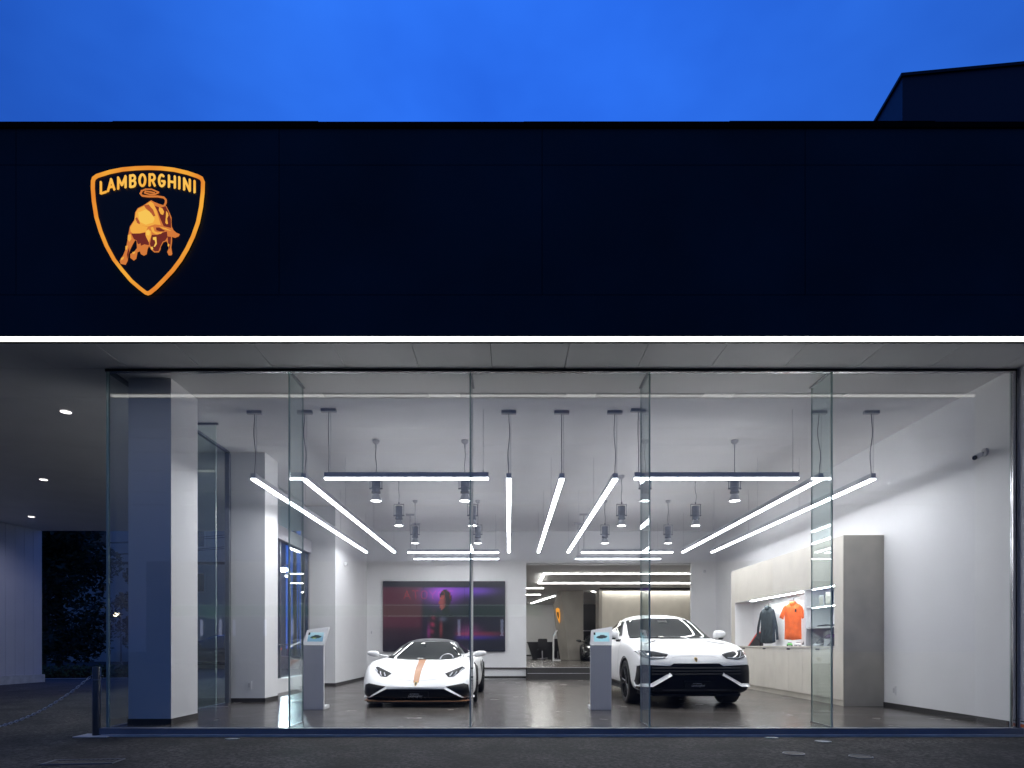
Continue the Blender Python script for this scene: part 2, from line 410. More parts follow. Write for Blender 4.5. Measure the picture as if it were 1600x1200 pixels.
# right pier and left canopy wall
part('pier', MB().box(6.45, 14, -.70, .0, .12, ZC-.001), M['metalwall'])
part('pier_base', MB().box(6.455, 14, -.69, .0, -.1, .114), M['metalwall'])
part('wall', MB().box(6.61, 6.8, .001, 11.5, -.1, ZC), M['white'])
part('wall', MB().box(8.61, 8.8, 11.3, 31.3, -.1, ZC), M['white'])
part('wall', MB().box(6.51, 8.61, 11.36, 11.5, -.1, ZC), M['white'])
lw_ = MB()
ca, cb = Vector((-14.36, 11.3)), Vector((-14.75, 6.2))
nseg = 16; dv = (cb - ca)/nseg; nn = Vector((dv.y, -dv.x)).normalized()*-.12
nn = Vector((-.12, 0))
for i in range(nseg + 6):
    a = ca + dv*i; b = ca + dv*(i+.975)
    lw_.add([(a.x,a.y,.14),(b.x,b.y,.14),(b.x-.12,b.y,.14),(a.x-.12,a.y,.14),(a.x,a.y,ZC-.001),(b.x,b.y,ZC-.001),(b.x-.12,b.y,ZC-.001),(a.x-.12,a.y,ZC-.001)],
            [(0,3,2,1),(4,5,6,7),(0,1,5,4),(1,2,6,5),(2,3,7,6),(3,0,4,7)])
part('panel_wall', lw_, M['metalwall'])
part('kerb', MB().prism([(-14.28,11.32),(-14.75,4),(-15.2,4),(-15.2,11.32)], (0,0,-.1), (1,0,0), (0,1,0), (0,0,.235)), M['kerb'])
part('wall_backing', MB().box(-15.3, -14.95, 4, 11.3, -.1, ZC-.002), M['gap'])
# back hall
part('wall', MB().box(-3.2, 8.6, 30.65, 30.85, .34, 3.52), M['white'])
part('skirting_board', MB().box(-3.0, 8.4, 30.63, 30.648, .341, .42), M['skirt'])
part('wall', MB().box(-3.4, -3.2, 11.6, 30.9, .0, 3.6), M['white'])
part('wall', MB().box(8.35, 8.6, 11.6, 30.64, .34, 3.52), M['concrete'])
part('feature_wall', MB().box(4.10, 8.34, 19.55, 19.85, .34, 3.40), M['wood'])
part('feature_wall', MB().box(3.96, 4.095, 19.56, 20.6, .34, 3.50), M['concrete'])
part('cove_light', MB().box(4.15, 8.3, 19.40, 19.46, 3.50, 3.515), M['backtube'])
part('added_cove_lip', MB().box(3.96, 8.34, 19.25, 19.28, 3.40, 3.519), M['skirt'])  # lip added to hide the cove emitter; its dark face stands for the slot
dk = MB().box(3.45, 3.98, 24.0, 24.1, .34, 3.05); part('wall', MB().box(2.9, 6.0, 24.0, 24.1, .34, 3.1), M['skirt'])
# faceted concrete column
def fcol():
    d = 20.9; base = [(2.10, 0), (2.95, 0), (3.0, .9), (2.2, .9)]
    m = MB()
    def ring(pts, z): return [(x, y + d - .0, z) for x, y in pts]
    r0 = ring([(2.75,-.15),(3.42,-.15),(3.42,.8),(2.5,.8),(2.40,.35)], .34)
    r1 = ring([(2.47,-.15),(3.42,-.15),(3.42,.8),(2.2,.8),(2.05,.30)], 2.85)
    r2 = ring([(2.40,-.15),(3.42,-.15),(3.42,.8),(2.4,.8),(2.28,.30)], 3.52)
    n = 5; m.add(r0 + r1 + r2, [(i,(i+1)%n,n+(i+1)%n,n+i) for i in range(n)] + [(n+i,n+(i+1)%n,2*n+(i+1)%n,2*n+i) for i in range(n)])
    return m
part('concrete_column', fcol(), M['concrete'])
# smaller fittings of the building
for (x, y, z, s) in ((XR-.006, 2.40, .29, 'x'), (-4.71, 3.414, .31, 'y'), (-4.23, YB-.006, 1.42, 'y')):
    o = thing('wall_socket', {.29: 'white socket plate low on the right white wall', .31: 'white socket plate low on the second column from the left', 1.42: 'white switch plate on the back wall left of the video wall'}[z], 'socket', (x, y, z), 0)
    m1 = MB(); m2 = MB()
    if s == 'x': m1.box(-.008, .005, -.045, .045, -.075, .075); m2.box(-.012, -.0085, -.02, .02, -.04, .04)
    else: m1.box(-.045, .045, -.008, .005, -.075, .075); m2.box(-.02, .02, -.012, -.0085, -.04, .04)
    m1.build('plate', M['white'], o, bevel=.002); m2.build('rocker', M['grey'], o)
# louvre slot low on back wall behind the sports car
MB().box(-.62, -.02, YB-.02, YB-.002, .32, .34).build('wall_rail', M['darkmetal'], B)
# ------------------------------------------------------------------ linear pendant luminaires
ZT = 3.49
SPOT_W = 110
def wavy(a, b, amp, n=8):
    a = Vector(a); b = Vector(b); o = []
    for i in range(n+1):
        t = i/n; p = a.lerp(b, t); s = sin(t*pi*2)*amp*.6*sin(t*pi)
        o.append(p + Vector((s, 0, 0)))
    return o
def luminaire(label, x0, y0, length, along, amp, segs=3, group='linear pendant lights'):
    o = thing('linear_light', label, 'light', (x0, y0, ZT), 0, group)
    v = Vector((0, 1, 0)) if along == 'y' else Vector((1, 0, 0)); u = Vector((1, 0, 0)) if along == 'y' else Vector((0, 1, 0))
    def bx(m, a, b, hw, z0, z1):
        p0 = v*a - u*hw; p1 = v*b + u*hw
        m.box(min(p0.x,p1.x), max(p0.x,p1.x), min(p0.y,p1.y), max(p0.y,p1.y), z0, z1)
    h = MB(); bx(h, 0, length, .037, .028, .105); h.build('housing', M['housing'], o)
    d = MB(); bx(d, .004, length-.004, .031, .008, .0275); d.build('diffuser', M['tube'], o)
    c = MB(); p = v*.06; c.box(p.x-.11, p.x+.11, p.y-.03, p.y+.03, ZC-ZT-.045, ZC-ZT-.001); c.build('ceiling_plate', M['grey'], o)
    c = MB(); c.tube(wavy((p.x, p.y, .105), (p.x, p.y, ZC-ZT-.04), amp), .006, 5); c.build('cable', M['darkmetal'], o)
    for k in range(1, segs+1):
        q = v*(length*k/segs - .08); MB().cyl((q.x, q.y, .106), (q.x, q.y, .15), .007, n=6).cyl((q.x, q.y, .150), (q.x, q.y, ZC-ZT), .0028, n=5).build('suspension_wire', M['grey'], o)
    MB().cyl((p.x+.03, p.y, .105), (p.x+.03, p.y, ZC-ZT-.04), .0028, n=5).build('suspension_wire', M['grey'], o)
    return o
dn = ['leftmost of the seven long ceiling lights running into the room', 'second from the left of the seven long ceiling lights running into the room',
      'long ceiling light running into the room, left one of the middle three', 'long ceiling light running into the room, centre one of the middle three',
      'long ceiling light running into the room, right one of the middle three', 'second from the right of the seven long ceiling lights running into the room',
      'rightmost of the seven long ceiling lights running into the room, nearest the right wall']
for k, x in enumerate([-3.80, -3.05, 0.0, .79, 1.585, 4.64, 5.42]):
    luminaire(dn[k], x, 1.35, 7.40, 'y', (.03, .04, -.03, .0, .025, .05, -.04)[k])
for lb, x, y in (('short white light bar across the front of the ceiling, left one', -2.73, 1.33), ('short white light bar across the front of the ceiling, right one', 1.86, 1.33),
                 ('short rear light bar above the video wall, nearer one of the pair', -2.70, 8.80), ('short rear light bar above the video wall, farther one of the pair', -2.72, 10.05),
                 ('short rear light bar before the wide opening, nearer one of the pair', 1.94, 8.75), ('short rear light bar before the wide opening, farther one of the pair', 1.93, 10.05)):
    luminaire(lb, x, y, 2.43, 'x', 0.01, 1, 'short light bars across the room')
# ------------------------------------------------------------------ pendant spotlights
def spotlight(label, x, y, amp):
    o = thing('pendant_spotlight', label, 'spotlight', (x, y, 3.50), 0, 'pendant spotlights')
    top = ZC - 3.50
    MB().lathe([(0, top), (.062, top), (.06, top-.035), (.035, top-.06), (.014, top-.07), (.012, top-.13), (0, top-.13)], (0,0,0), n=16).build('ceiling_cup', M['grey'], o, smooth=True)
    MB().tube(wavy((0,0,.46), (0,0,top-.12), amp), .006, 5).build('cable', M['darkmetal'], o)
    MB().box(-.105,.105,-.008,.008,.440,.452).box(-.105,-.096,-.008,.008,.20,.44).box(.096,.105,-.008,.008,.20,.44).cyl((-.112,0,.215),(-.07,0,.215),.012).cyl((.07,0,.215),(.112,0,.215),.012).cyl((0,0,.452),(0,0,.49),.014).build('bracket', M['darkmetal'], o)
    prof = [(0,.41)]
    for k in range(7): z = .405 - k*.024; prof += [(.074, z), (.074, z-.014), (.064, z-.016), (.064, z-.022)]
    prof += [(.074,.235),(.080,.23),(.080,.205),(.066,.20),(.066,.17),(.076,.165),(.076,.135),(.050,.13),(.048,.12)]
    MB().lathe(prof, (0,0,0), n=20).build('lamp_body', M['darkmetal'], o, smooth=True)
    MB().lathe([(.048,.12),(.065,.09),(.085,.03),(.098,.0),(.094,-.002),(.082,.028)], (0,0,0), n=24).build('reflector', M['housing'], o, smooth=True)
    MB().lathe([(0,.012),(.084,.012),(.084,.009),(0,.009)], (0,0,0), n=20).build('lens', M['lens'], o)
    l = bpy.data.lights.new('lamp_light', 'SPOT'); l.energy = SPOT_W; l.spot_size = R(95); l.spot_blend = .7; l.shadow_soft_size = .06; l.color = (.96,.97,1)
    lo = bpy.data.objects.new('lamp_light', l); link(lo); lo.parent = o; lo.location = (0,0,-.03)
    return o
sx = [-2.27, -.75, 2.33, 3.86]; sy = [2.75, 4.98, 7.22]
rn = ['front row', 'middle row', 'rear row']; cn = ['far left', 'inner left', 'inner right', 'far right']
k = 0
for j, y in enumerate(sy):
    for i, x in enumerate(sx):
        spotlight('grey pendant spotlight in the %s, %s of its four' % (rn[j], cn[i]), x, y, (.02, -.015, .03, 0, .01)[k % 5]); k += 1
# ------------------------------------------------------------------ back hall lights
zc = 3.50
def strip2(label, pts):
    o = thing('ceiling_strip_light', label, 'light', (0, 0, 0), 0, 'back hall ceiling lines')
    h = MB(); d = MB()
    for a, b in zip(pts[:-1], pts[1:]):
        a = Vector((*a, 0)); b = Vector((*b, 0)); v = (b-a).normalized(); u = Vector((-v.y, v.x, 0))
        d.prism([(-.0,-.035),((b-a).length,-.035),((b-a).length,.035),(-.0,.035)], (a.x,a.y,zc-.02), v, u, (0,0,.015))
        h.prism([(-.01,-.045),((b-a).length+.01,-.045),((b-a).length+.01,.045),(-.01,.045)], (a.x,a.y,zc-.004), v, u, (0,0,.015))
    h.build('housing', M['housing'], o); d.build('diffuser', M['backtube'], o)
strip2('angled white light line on the back hall ceiling seen through the opening', [(6.9, 13.65), (1.21, 13.65), (1.20, 17.0), (7.8, 17.0)])
strip2('nearer short light line at the left of the back hall ceiling', [(-2.8, 19.2), (1.5, 19.2)])
strip2('farther short light line at the left of the back hall ceiling', [(-2.8, 22.7), (1.55, 22.7)])
strip2('slanted light line by the faceted column on the back hall ceiling', [(1.35, 29.2), (2.3, 23.5)])
strip2('tiny slanted light line between the column and the pale wall', [(4.2, 21.6), (3.85, 20.8)])
strip2('added light line, unseen round the left corner, brightening the back hall end wall', [(-2.6, 26.8), (.1, 26.8)])  # extra unseen strip put in to brighten the hall's end wall
# ------------------------------------------------------------------ canopy downlights outside
for lb, px, py in (('recessed downlight in the dark left canopy, nearest', 103, 643), ('recessed downlight in the dark left canopy, middle one', 68, 749), ('recessed downlight in the dark left canopy, farthest', 49, 807)):
    d = F*(ZC-CZ)/(HY-py); p = W(px, py, d)
    o = thing('downlight', lb, 'light', (p.x, p.y, ZC), 0, 'canopy downlights')
    MB().lathe([(.085,-.002),(.10,-.012),(.075,-.012),(.07,-.002)], (0,0,0)).build('trim_ring', M['white'], o)
    MB().lathe([(0,-.008),(.072,-.008),(.072,-.003),(0,-.003)], (0,0,0)).build('lens', emis('downlight_lens', (1,.9,.9), 5), o)
    l = bpy.data.lights.new('lamp_light', 'SPOT'); l.energy = 75; l.spot_size = R(150); l.spot_blend = .8; l.shadow_soft_size = .07; l.color = (.70,.72,1)
    lo = bpy.data.objects.new('lamp_light', l); link(lo); lo.parent = o; lo.location = (0,0,-.02)
# ------------------------------------------------------------------ CCTV, wall speaker, sensor
o = thing('security_camera', 'small grey security camera on the upper right wall', 'camera', (XR, .42, 3.62))
MB().lathe([(0,-.001),(.055,-.001),(.055,-.03),(0,-.04)], (0,0,0), axis='x', n=20).build('wall_mount', M['grey'], o)
MB().tube([(-.03,0,0),(-.09,-.02,-.02),(-.11,-.05,-.05)], .012, 8).build('arm', M['darkmetal'], o)
b = MB().cyl((-.09,-.02,-.035), (-.22,-.10,-.10), .035, n=14); b.build('camera_body', M['white'], o, smooth=True)
MB().cyl((-.2205,-.1003,-.1003), (-.235,-.109,-.108), .028, n=14).build('lens', M['blackgloss'], o)
o = thing('wall_sensor', 'small round white sensor high on the left inner wall', 'sensor', (-4.38, 8.7, 3.18))
MB().lathe([(0,.09),(.045,.085),(.055,.06),(.055,.0),(0,.0)], (0,0,0), axis='x', n=18).build('sensor_body', M['white'], o, smooth=True)
MB().lathe([(0,.093),(.025,.092),(.025,.086),(0,.086)], (0,0,-.0), axis='x', n=14).build('lens', M['darkmetal'], o)
o = thing('wall_sensor', 'round white sensor beside the right edge of the wide opening', 'sensor', (6.02, YB, 3.30))
MB().box(-.06,.06,-.03,-.001,-.06,.06).build('mounting_plate', M['white'], o, bevel=.005); MB().cyl((0,-.031,0),(0,-.06,0),.045,n=18).build('sensor_body', M['grey'], o)
# ------------------------------------------------------------------ picture screens (real lit pictures)
def picture(name, w, h, nx, ny, fn, st, parent, o, u, v):
    me = bpy.data.meshes.new(name); vs = []; fs = []; o, u, v = map(Vector, (o, u, v))
    for j in range(ny+1):
        for i in range(nx+1): vs.append(tuple(o + u*(w*i/nx) + v*(h*j/ny)))
    for j in range(ny):
        for i in range(nx): a = j*(nx+1)+i; fs.append((a, a+1, a+nx+2, a+nx+1))
    me.from_pydata(vs, [], fs)
    ca = me.color_attributes.new('pic', 'FLOAT_COLOR', 'POINT')
    for k in range(len(vs)):
        j, i = divmod(k, nx+1); c = fn(i/nx, j/ny); ca.data[k].color = (max(0,c[0]), max(0,c[1]), max(0,c[2]), 1)
    me.materials.append(vcol_screen(name+'_picture', st))
    ob = bpy.data.objects.new(name, me); link(ob); ob.parent = parent; return ob
def ga(x, y, cx, cy, sx, sy): return math.exp(-((x-cx)/sx)**2 - ((y-cy)/sy)**2)
def sm(a, b, x): t = max(0, min(1, (x-a)/(b-a))); return t*t*(3-2*t)
def lin(c): return tuple((v/255.0)**2.2 for v in c)
def vwall(x, y):
    c = Vector(lin((26, 22, 46)))
    c = c.lerp(Vector(lin((84, 30, 52))), sm(.34,.30,x)*sm(.0,.5,y)*(1-sm(.90,.93,y)))
    c = c.lerp(Vector(lin((30, 22, 34))), .6*sm(.34,.30,x)*sm(.36,.30,y))
    c = c.lerp(Vector(lin((20, 24, 38))), sm(.92,.925,y))
    c += Vector(lin((175, 85, 235)))*ga(x,y,.48,.84,.12,.13)*(1-sm(.90,.92,y))
    c += Vector(lin((105, 60, 180)))*ga(x,y,.66,.88,.16,.09)*(1-sm(.90,.92,y))
    c += Vector(lin((90, 55, 150)))*ga(x,y,.80,.86,.12,.05)*(1-sm(.90,.92,y))
    c = c.lerp(Vector(lin((18,22,40))), sm(.62,.80,x)*sm(.85,.6,y+ (x-.6)*.15))
    c += Vector(lin((100, 35, 85)))*ga(x,y,.70,.30,.09,.07); c += Vector(lin((110,35,40)))*ga(x,y,.66,.25,.08,.025)
    c += Vector(lin((150,40,60)))*ga(x,y,.82,.25,.16,.03)*.5; c += Vector(lin((70, 50, 190)))*ga(x,y,.74,.20,.18,.03)*.45
    # figure: dark body, lit sleeve, hair and warm side of the face
    body = sm(.55,.48,y)*sm(.355,.40,x+ .06*(.5-y))*sm(.62,.56,x)
    c = c.lerp(Vector(lin((14, 10, 24))), body)
    c += Vector(lin((190, 50, 95)))*ga(x - .05*(y-.35), y, .405,.37,.016,.13)*(.35+.35*sin(y*60+x*40))
    c += Vector(lin((150, 40, 130)))*ga(x,y,.375,.28,.012,.09)*.7
    c += Vector(lin((150, 50, 55)))*ga(x,y,.475,.32,.010,.10)*.8
    c += Vector(lin((110,120,150)))*ga(x,y,.49,.46,.03,.03)*.5
    hair = 1 if ((x-.512)/.050)**2 + ((y-.755)/.125)**2 < 1 else 0
    if hair: c = Vector(lin((26, 14, 22)))
    if ((x-.490)/.030)**2 + ((y-.695)/.105)**2 < 1: c = Vector(lin((165, 80, 78))).lerp(Vector(lin((60,24,34))), sm(.485,.525,x))
    if ((x-.515)/.03)**2 + ((y-.58)/.05)**2 < 1: c = Vector(lin((22,14,26)))
    c = c.lerp(Vector(lin((22,14,26))), .9*ga(x,y,.53,.70,.02,.13))
    return c
VW = thing('video_wall', 'large dark video wall on the back wall showing a figure in purple light', 'screen', (-3.87, YB-.001, .835))
MB().box(0, 3.76, -.075, -.001, 0, 2.16).build('cabinet', M['black'], VW)
for i in range(3):
    for j in range(3):
        wx, hz = 3.76/3, 2.16/3
        picture('screen_panel', wx-.006, hz-.006, 34, 24, (lambda a, b: (lambda x, y: vwall((a+x)/3, (b+y)/3)))(i, j), .62, VW, (i*wx+.003, -.079, j*hz+.003), (1,0,0), (0,0,1))
# ------------------------------------------------------------------ information kiosks
def kiosk(label, loc, rz, flip, pic):
    o = thing('information_kiosk', label, 'kiosk', loc, rz, 'white information kiosks')
    w = .34; h = 1.03; s = flip
    kp = M['kiosk']
    MB().box(-w/2, w/2, 0, .055, 0, h).build('post', kp, o, bevel=.004)
    MB().box(-w/2, w/2, .056, .34, 0, .055).build('foot', M['white'], o, bevel=.004)
    # leaning head: a slab whose top edge slants
    a = Vector((0, .48, .877)).normalized(); n = Vector((0, -.877, .48))
    hd = MB().prism([(-w/2-.004,0),(w/2+.004,0),(w/2+.042,.355),(-w/2+.03,.29)], (0, -.004, h+.002), (1,0,0), a, tuple(-n*.05)); hd.build('head', M['white'], o, bevel=.004)
    picture('screen', .25, .17, 30, 20, pic, 1.0, o, Vector((-.105, -.004, h)) + a*.075 + n*.002, (1,0,0), a)
    return o
def pic_car(col, body):
    def f(x, y):
        c = Vector(lin(col)); c = c.lerp(Vector(lin((190,225,235))), sm(.3,.9,y)*.6)
        e = ((x-.52)/.36)**2 + ((y-.50-.12*(x-.5))/.16)**2
        if e < 1: c = Vector(lin(body))
        if ((x-.55)/.18)**2 + ((y-.62)/.13)**2 < 1: c = Vector(lin((40,50,60)))
        if ((x-.42)/.12)**2 + ((y-.38)/.07)**2 < 1: c = Vector(lin((150,170,90))) if body[1] > 50 else Vector(lin((20,22,26)))
        if x < .12 and y > .74: c = Vector(lin((15,20,30)))
        return c
    return f
M['kiosk'] = mat('kiosk_front', (.80,.80,.82), .4)
kiosk('white information kiosk with tilted screen left of the white sports car', (-3.15, 2.12, 0), 0, 1, pic_car((110,150,180), (40,60,50)))
kiosk('white information kiosk with tilted screen in front of the white SUV', (1.48, 2.10, 0), 0, 1, pic_car((150,205,225), (30,40,45)))
kiosk('white kiosk seen edge-on in the back hall beside the faceted column', (1.90, 19.2, .34), R(-90), 1, pic_car((150,205,225), (30,40,45)))
# ------------------------------------------------------------------ back hall furniture
o = thing('reception_desk', 'black desk with sloping end in the back hall', 'desk', (2.0, 22.5, .34))
MB().prism([(-.83,0),(1.1,0),(1.1,.80),(-1.08,.80)], (0,0,0), (1,0,0), (0,0,1), (0,.7,0)).build('desk_body', M['black'], o)
MB().prism([(-1.12,0),(1.1,0),(1.1,.035),(-1.12,.035)], (0,-.02,.801), (1,0,0), (0,0,1), (0,.76,0)).build('desk_top', M['blackgloss'], o, bevel=.004)
for lb, x in (('dark office chair behind the black desk, left one', 1.6), ('dark office chair behind the black desk, right one', 2.35)):
    o = thing('office_chair', lb, 'chair', (x, 21.9, .34), 0, 'chairs at the back hall desk')
    MB().box(-.24,.24,-.24,.24,.42,.50).build('seat', M['black'], o, bevel=.03)
    MB().box(-.22,.22,-.26,-.20,.55,.98).build('backrest', M['black'], o, bevel=.025)
    MB().cyl((0,0,.06),(0,0,.42),.03).cyl((-.25,0,.03),(.25,0,.06),.02).cyl((0,-.25,.03),(0,.25,.06),.02).build('pedestal', M['steel'], o)
o = thing('display_shelf', 'dark shelving with rows of samples behind the faceted column', 'shelf', (3.9, 23.2, .34))
MB().box(-.9,.9,.0,.35,.0,.06).box(-.9,.9,0,.35,.70,.74).box(-.9,.9,0,.35,1.38,1.42).box(-.9,-.86,0,.35,0,1.42).box(.86,.9,0,.35,0,1.42).build('frame', M['grey'], o)
m = MB()
for r_ in (.061, .741):
    x = -.84
    while x < .8: hh = rnd.uniform(.4,.58); m.box(x, x+.06, .06, .30, r_, r_+hh); x += .075
m.build('sample_row', M['black'], o)
# small lit shield on the column
o = thing('shield_sign', 'small glowing yellow shield on the left facet of the concrete column', 'sign', (0,0,0))
a = Vector((2.47,20.75,2.85)); b = Vector((2.05,21.20,2.85)); 
u = (b-a).normalized(); v = (Vector((2.40,20.75,.34))-a).normalized()*-1; v = (Vector((2.26,20.97,2.85))-Vector((2.58,21.0,.34))).normalized(); nrm = u.cross(v); nrm = nrm if nrm.y < 0 or nrm.x < 0 else -nrm
if nrm.y > 0: nrm = -nrm
sh = [(-.5,.55),(0,.65),(.5,.55),(.48,.1),(.3,-.35),(0,-.7),(-.3,-.35),(-.48,.1)]
c0 = a.lerp(b, .5) - v*.45 + nrm*.03
MB().prism([(p[0]*.22, p[1]*.54) for p in sh], c0, u, v, nrm*.02).build('border', emis('small_sign_gold', (1,.42,.06), .9), o)
MB().prism([(p[0]*.10, p[1]*.24) for p in sh], c0 + nrm*.021, u, v, nrm*.01).build('face', M['black'], o)
# ------------------------------------------------------------------ wall cabinet on the right
CX = 5.69
o = CAB = thing('display_cabinet', 'tall pale wood wall cabinet with lit white niches on the right wall', 'cabinet', (CX, 0, 0))
def cy(d): return d - D0
yN, yF = cy(10.66), cy(16.0); rN, rF = cy(10.93), cy(15.76); dv0, dv1 = cy(12.0), cy(12.08)
dep = XR - CX - .002
MB().box(0, dep, yN, rN, .10, 2.91).box(0, dep, rF, yF, .10, 2.91).box(0, dep, rN, rF, 2.10, 2.91).build('carcass', M['wood'], o)
MB().box(-.002, dep, yN-.02, yN-.001, .0, 2.912).build('end_panel', M['greywood'], o)
MB().box(.02, dep, yN, yF, .0, .099).build('plinth', M['greywood'], o)
MB().box(-.012, dep, rN-.001, rF, .985, 1.015).build('counter_top', M['wood'], o)
MB().box(.47, .50, rN, rF, 1.016, 2.099).build('niche_back', M['white'], o)
MB().box(.005, .469, dv0, dv1, 1.016, 2.099).box(.005,.469,rN+.001,rN+.015,1.016,2.099).box(.005,.469,rF-.015,rF-.001,1.016,2.099).box(.005,.469,rN+.016,dv0-.001,2.085,2.098).box(.005,.469,dv1+.001,rF-.016,2.085,2.098).build('niche_lining', M['white'], o)
for z in (1.365, 1.755): MB().box(.02, .468, rN+.016, dv0-.001, z-.015, z+.015).build('shelf', M['white'], o)
ed = [rN + (rF-rN)*i/8 for i in range(9)]
for i in range(8):
    dd = MB().box(.0, .02, ed[i]+.003, ed[i+1]-.003, .105, .975).build('door', M['wood'], o)
    if i in (1, 3, 5, 7): MB().box(-.006, .003, ed[i]-.07 if i else ed[i], ed[i]+.07, .945, .972).build('handle', M['black'], dd)
MB().box(.04, .09, dv1+.15, rF-.9, 2.075, 2.084).build('led_strip', M['shelfled'], o)
MB().box(.03, .05, rN+.08, dv0-.2, 2.075, 2.084).build('led_strip', M['shelfled'], o)
MB().box(.03, .05, rN+.08, dv0-.2, 1.733, 1.739).build('led_strip', M['shelfled'], o)

# garments: puffed cloth shapes
def puff(poly, thick, cuts=3, seed=1, fold=.01):
    bm = bmesh.new(); vs = [bm.verts.new((p[0], p[1], 0)) for p in poly]; bm.faces.new(vs)
    bmesh.ops.triangulate(bm, faces=bm.faces); 
    for _ in range(cuts): bmesh.ops.subdivide_edges(bm, edges=bm.edges, cuts=1, use_grid_fill=False); bmesh.ops.triangulate(bm, faces=bm.faces)
    segs = [(Vector(poly[i]), Vector(poly[(i+1) % len(poly)])) for i in range(len(poly))]
    m = MB(); f = []; V = []
    def dist(p):
        d = 9
        for a, b in segs:
            t = max(0, min(1, (p-a).dot(b-a)/max(1e-9, (b-a).length_squared))); d = min(d, (p-(a+(b-a)*t)).length)
        return d
    bm.verts.ensure_lookup_table(); n = len(bm.verts)
    fr = []; bk = []
    for q in bm.verts:
        d = dist(Vector((q.co.x, q.co.y))); h = thick*min(1, d/.09)**.5
        w = fold*sin(q.co.x*55 + seed + 2*sin(q.co.y*7+seed))*min(1, d/.04)
        fr.append((q.co.x, q.co.y, h + w)); bk.append((q.co.x, q.co.y, -h*.6))
    m.add(fr + bk, [[v.index for v in fc.verts] for fc in bm.faces] + [[v.index + n for v in reversed(fc.verts)] for fc in bm.faces])
    bm.free(); return m
def garment(name, label, loc, rz, polys, matl, extras=()):
    o = thing(name, label, 'clothing', loc, rz)
    for k, (nm, poly) in enumerate(polys):
        g = puff(poly, .05, 3, k*3+1)
        g.v = [Vector((v.x*.86, -v.z - (.01*k), v.y)) for v in g.v]
        g.build(nm, matl, o, smooth=True)
    MB().cyl((0,.03,.01),(0,.03,.10),.005).tube([(0,.03,.10),(.02,.10,.13),(0,.22,.14)], .005).box(-.05,.05,.01,.05,-.03,.012).build('hanger', M['black'], o)
    return o
jm = mat('dark_teal_cloth', (.018,.026,.032), .8, noise=.3, scale=9); om = mat('orange_cloth', (.75,.13,.02), .75, noise=.12, scale=9)
garment('jacket', 'dark grey jacket hanging in the cabinet niche', (CX+.22, cy(14.28), 1.90), R(-62),
  [('torso', [(-.06,.0),(.06,.0),(.20,-.06),(.23,-.16),(.225,-.45),(.24,-.80),(.1,-.83),(-.1,-.83),(-.24,-.80),(-.225,-.45),(-.23,-.16),(-.20,-.06)]),
   ('sleeve', [(-.19,-.06),(-.24,-.12),(-.33,-.45),(-.37,-.74),(-.29,-.75),(-.25,-.45),(-.21,-.22)]),
   ('sleeve', [(.19,-.06),(.24,-.12),(.33,-.45),(.36,-.74),(.28,-.75),(.25,-.45),(.21,-.22)]),
   ('collar', [(-.08,.03),(.08,.03),(.06,-.06),(0,-.10),(-.06,-.06)])], jm)
sh_ = garment('polo_shirt', 'bright orange polo shirt hanging in the cabinet niche', (CX+.22, cy(13.02), 1.92), R(-55),
  [('torso', [(-.07,.0),(.07,.0),(.20,-.06),(.22,-.20),(.21,-.45),(.22,-.76),(.0,-.78),(-.22,-.76),(-.21,-.45),(-.22,-.20),(-.20,-.06)]),
   ('sleeve', [(-.18,-.04),(-.25,-.09),(-.35,-.30),(-.24,-.35),(-.20,-.22)]),
   ('sleeve', [(.18,-.04),(.25,-.09),(.35,-.30),(.24,-.35),(.20,-.22)]),
   ('collar', [(-.085,.03),(.085,.03),(.07,-.04),(0,-.11),(-.07,-.04)])], om)
MB().box(.085,.115,-.078,-.066,-.20,-.14).build('chest_badge', M['black'], sh_)
# merchandise
red = mat('coral_red', (.70,.10,.08), .6)
o = thing('gift_bag', 'black bag with a coral red slanted edge on the cabinet counter', 'bag', (CX+.10, cy(14.72), 1.016), R(-70))
MB().prism([(-.20,0),(.16,0),(.16,.30),(.10,.30)], (0,0,0), (1,0,0), (0,0,1), (0,.10,0)).build('bag_body', M['black'], o)
MB().prism([(-.235,0),(-.20,0),(.10,.305),(.085,.335)], (0,-.003,0), (1,0,0), (0,0,1), (0,.108,0)).build('edge_band', red, o)
gr = mat('green_toy_paint', (.12,.42,.12), .35, coat=.5)
def model_car(label, loc, rz, mt):
    o = thing('model_car', label, 'toy', loc, rz)
    MB().prism([(-.11,.012),(.11,.012),(.115,.035),(.08,.05),(.02,.062),(-.03,.062),(-.08,.048),(-.115,.035)], (0,-.045,0), (1,0,0), (0,0,1), (0,.09,0)).build('body', mt, o, bevel=.006)
    MB().prism([(-.035,.064),(.025,.064),(.01,.075),(-.02,.075)], (0,-.035,0), (1,0,0), (0,0,1), (0,.07,0)).build('window', M['carglass'], o)
    for sx_ in (-.07, .07):
        for sy_ in (-.05, .038): MB().cyl((sx_, sy_, .018), (sx_, sy_+.012, .018), .018).build('wheel', M['tyre'], o)
model_car('green model car under the orange shirt', (CX+.12, cy(12.95), 1.016), R(70), gr)
model_car('white model car beside the green one in the cabinet', (CX+.14, cy(12.62), 1.016), R(75), M['white'])
o = thing('shoe', 'black and white sports shoe standing on the cabinet counter', 'shoe', (CX+.14, cy(12.30), 1.016), R(80))
MB().prism([(-.14,0),(.14,0),(.14,.025),(-.14,.03)], (0,-.04,0), (1,0,0), (0,0,1), (0,.08,0)).build('sole', M['white'], o, bevel=.004)
MB().prism([(-.13,.031),(.135,.026),(.12,.05),(.02,.09),(-.04,.14),(-.13,.13)], (0,-.036,0), (1,0,0), (0,0,1), (0,.072,0)).build('upper', M['black'], o, bevel=.008)
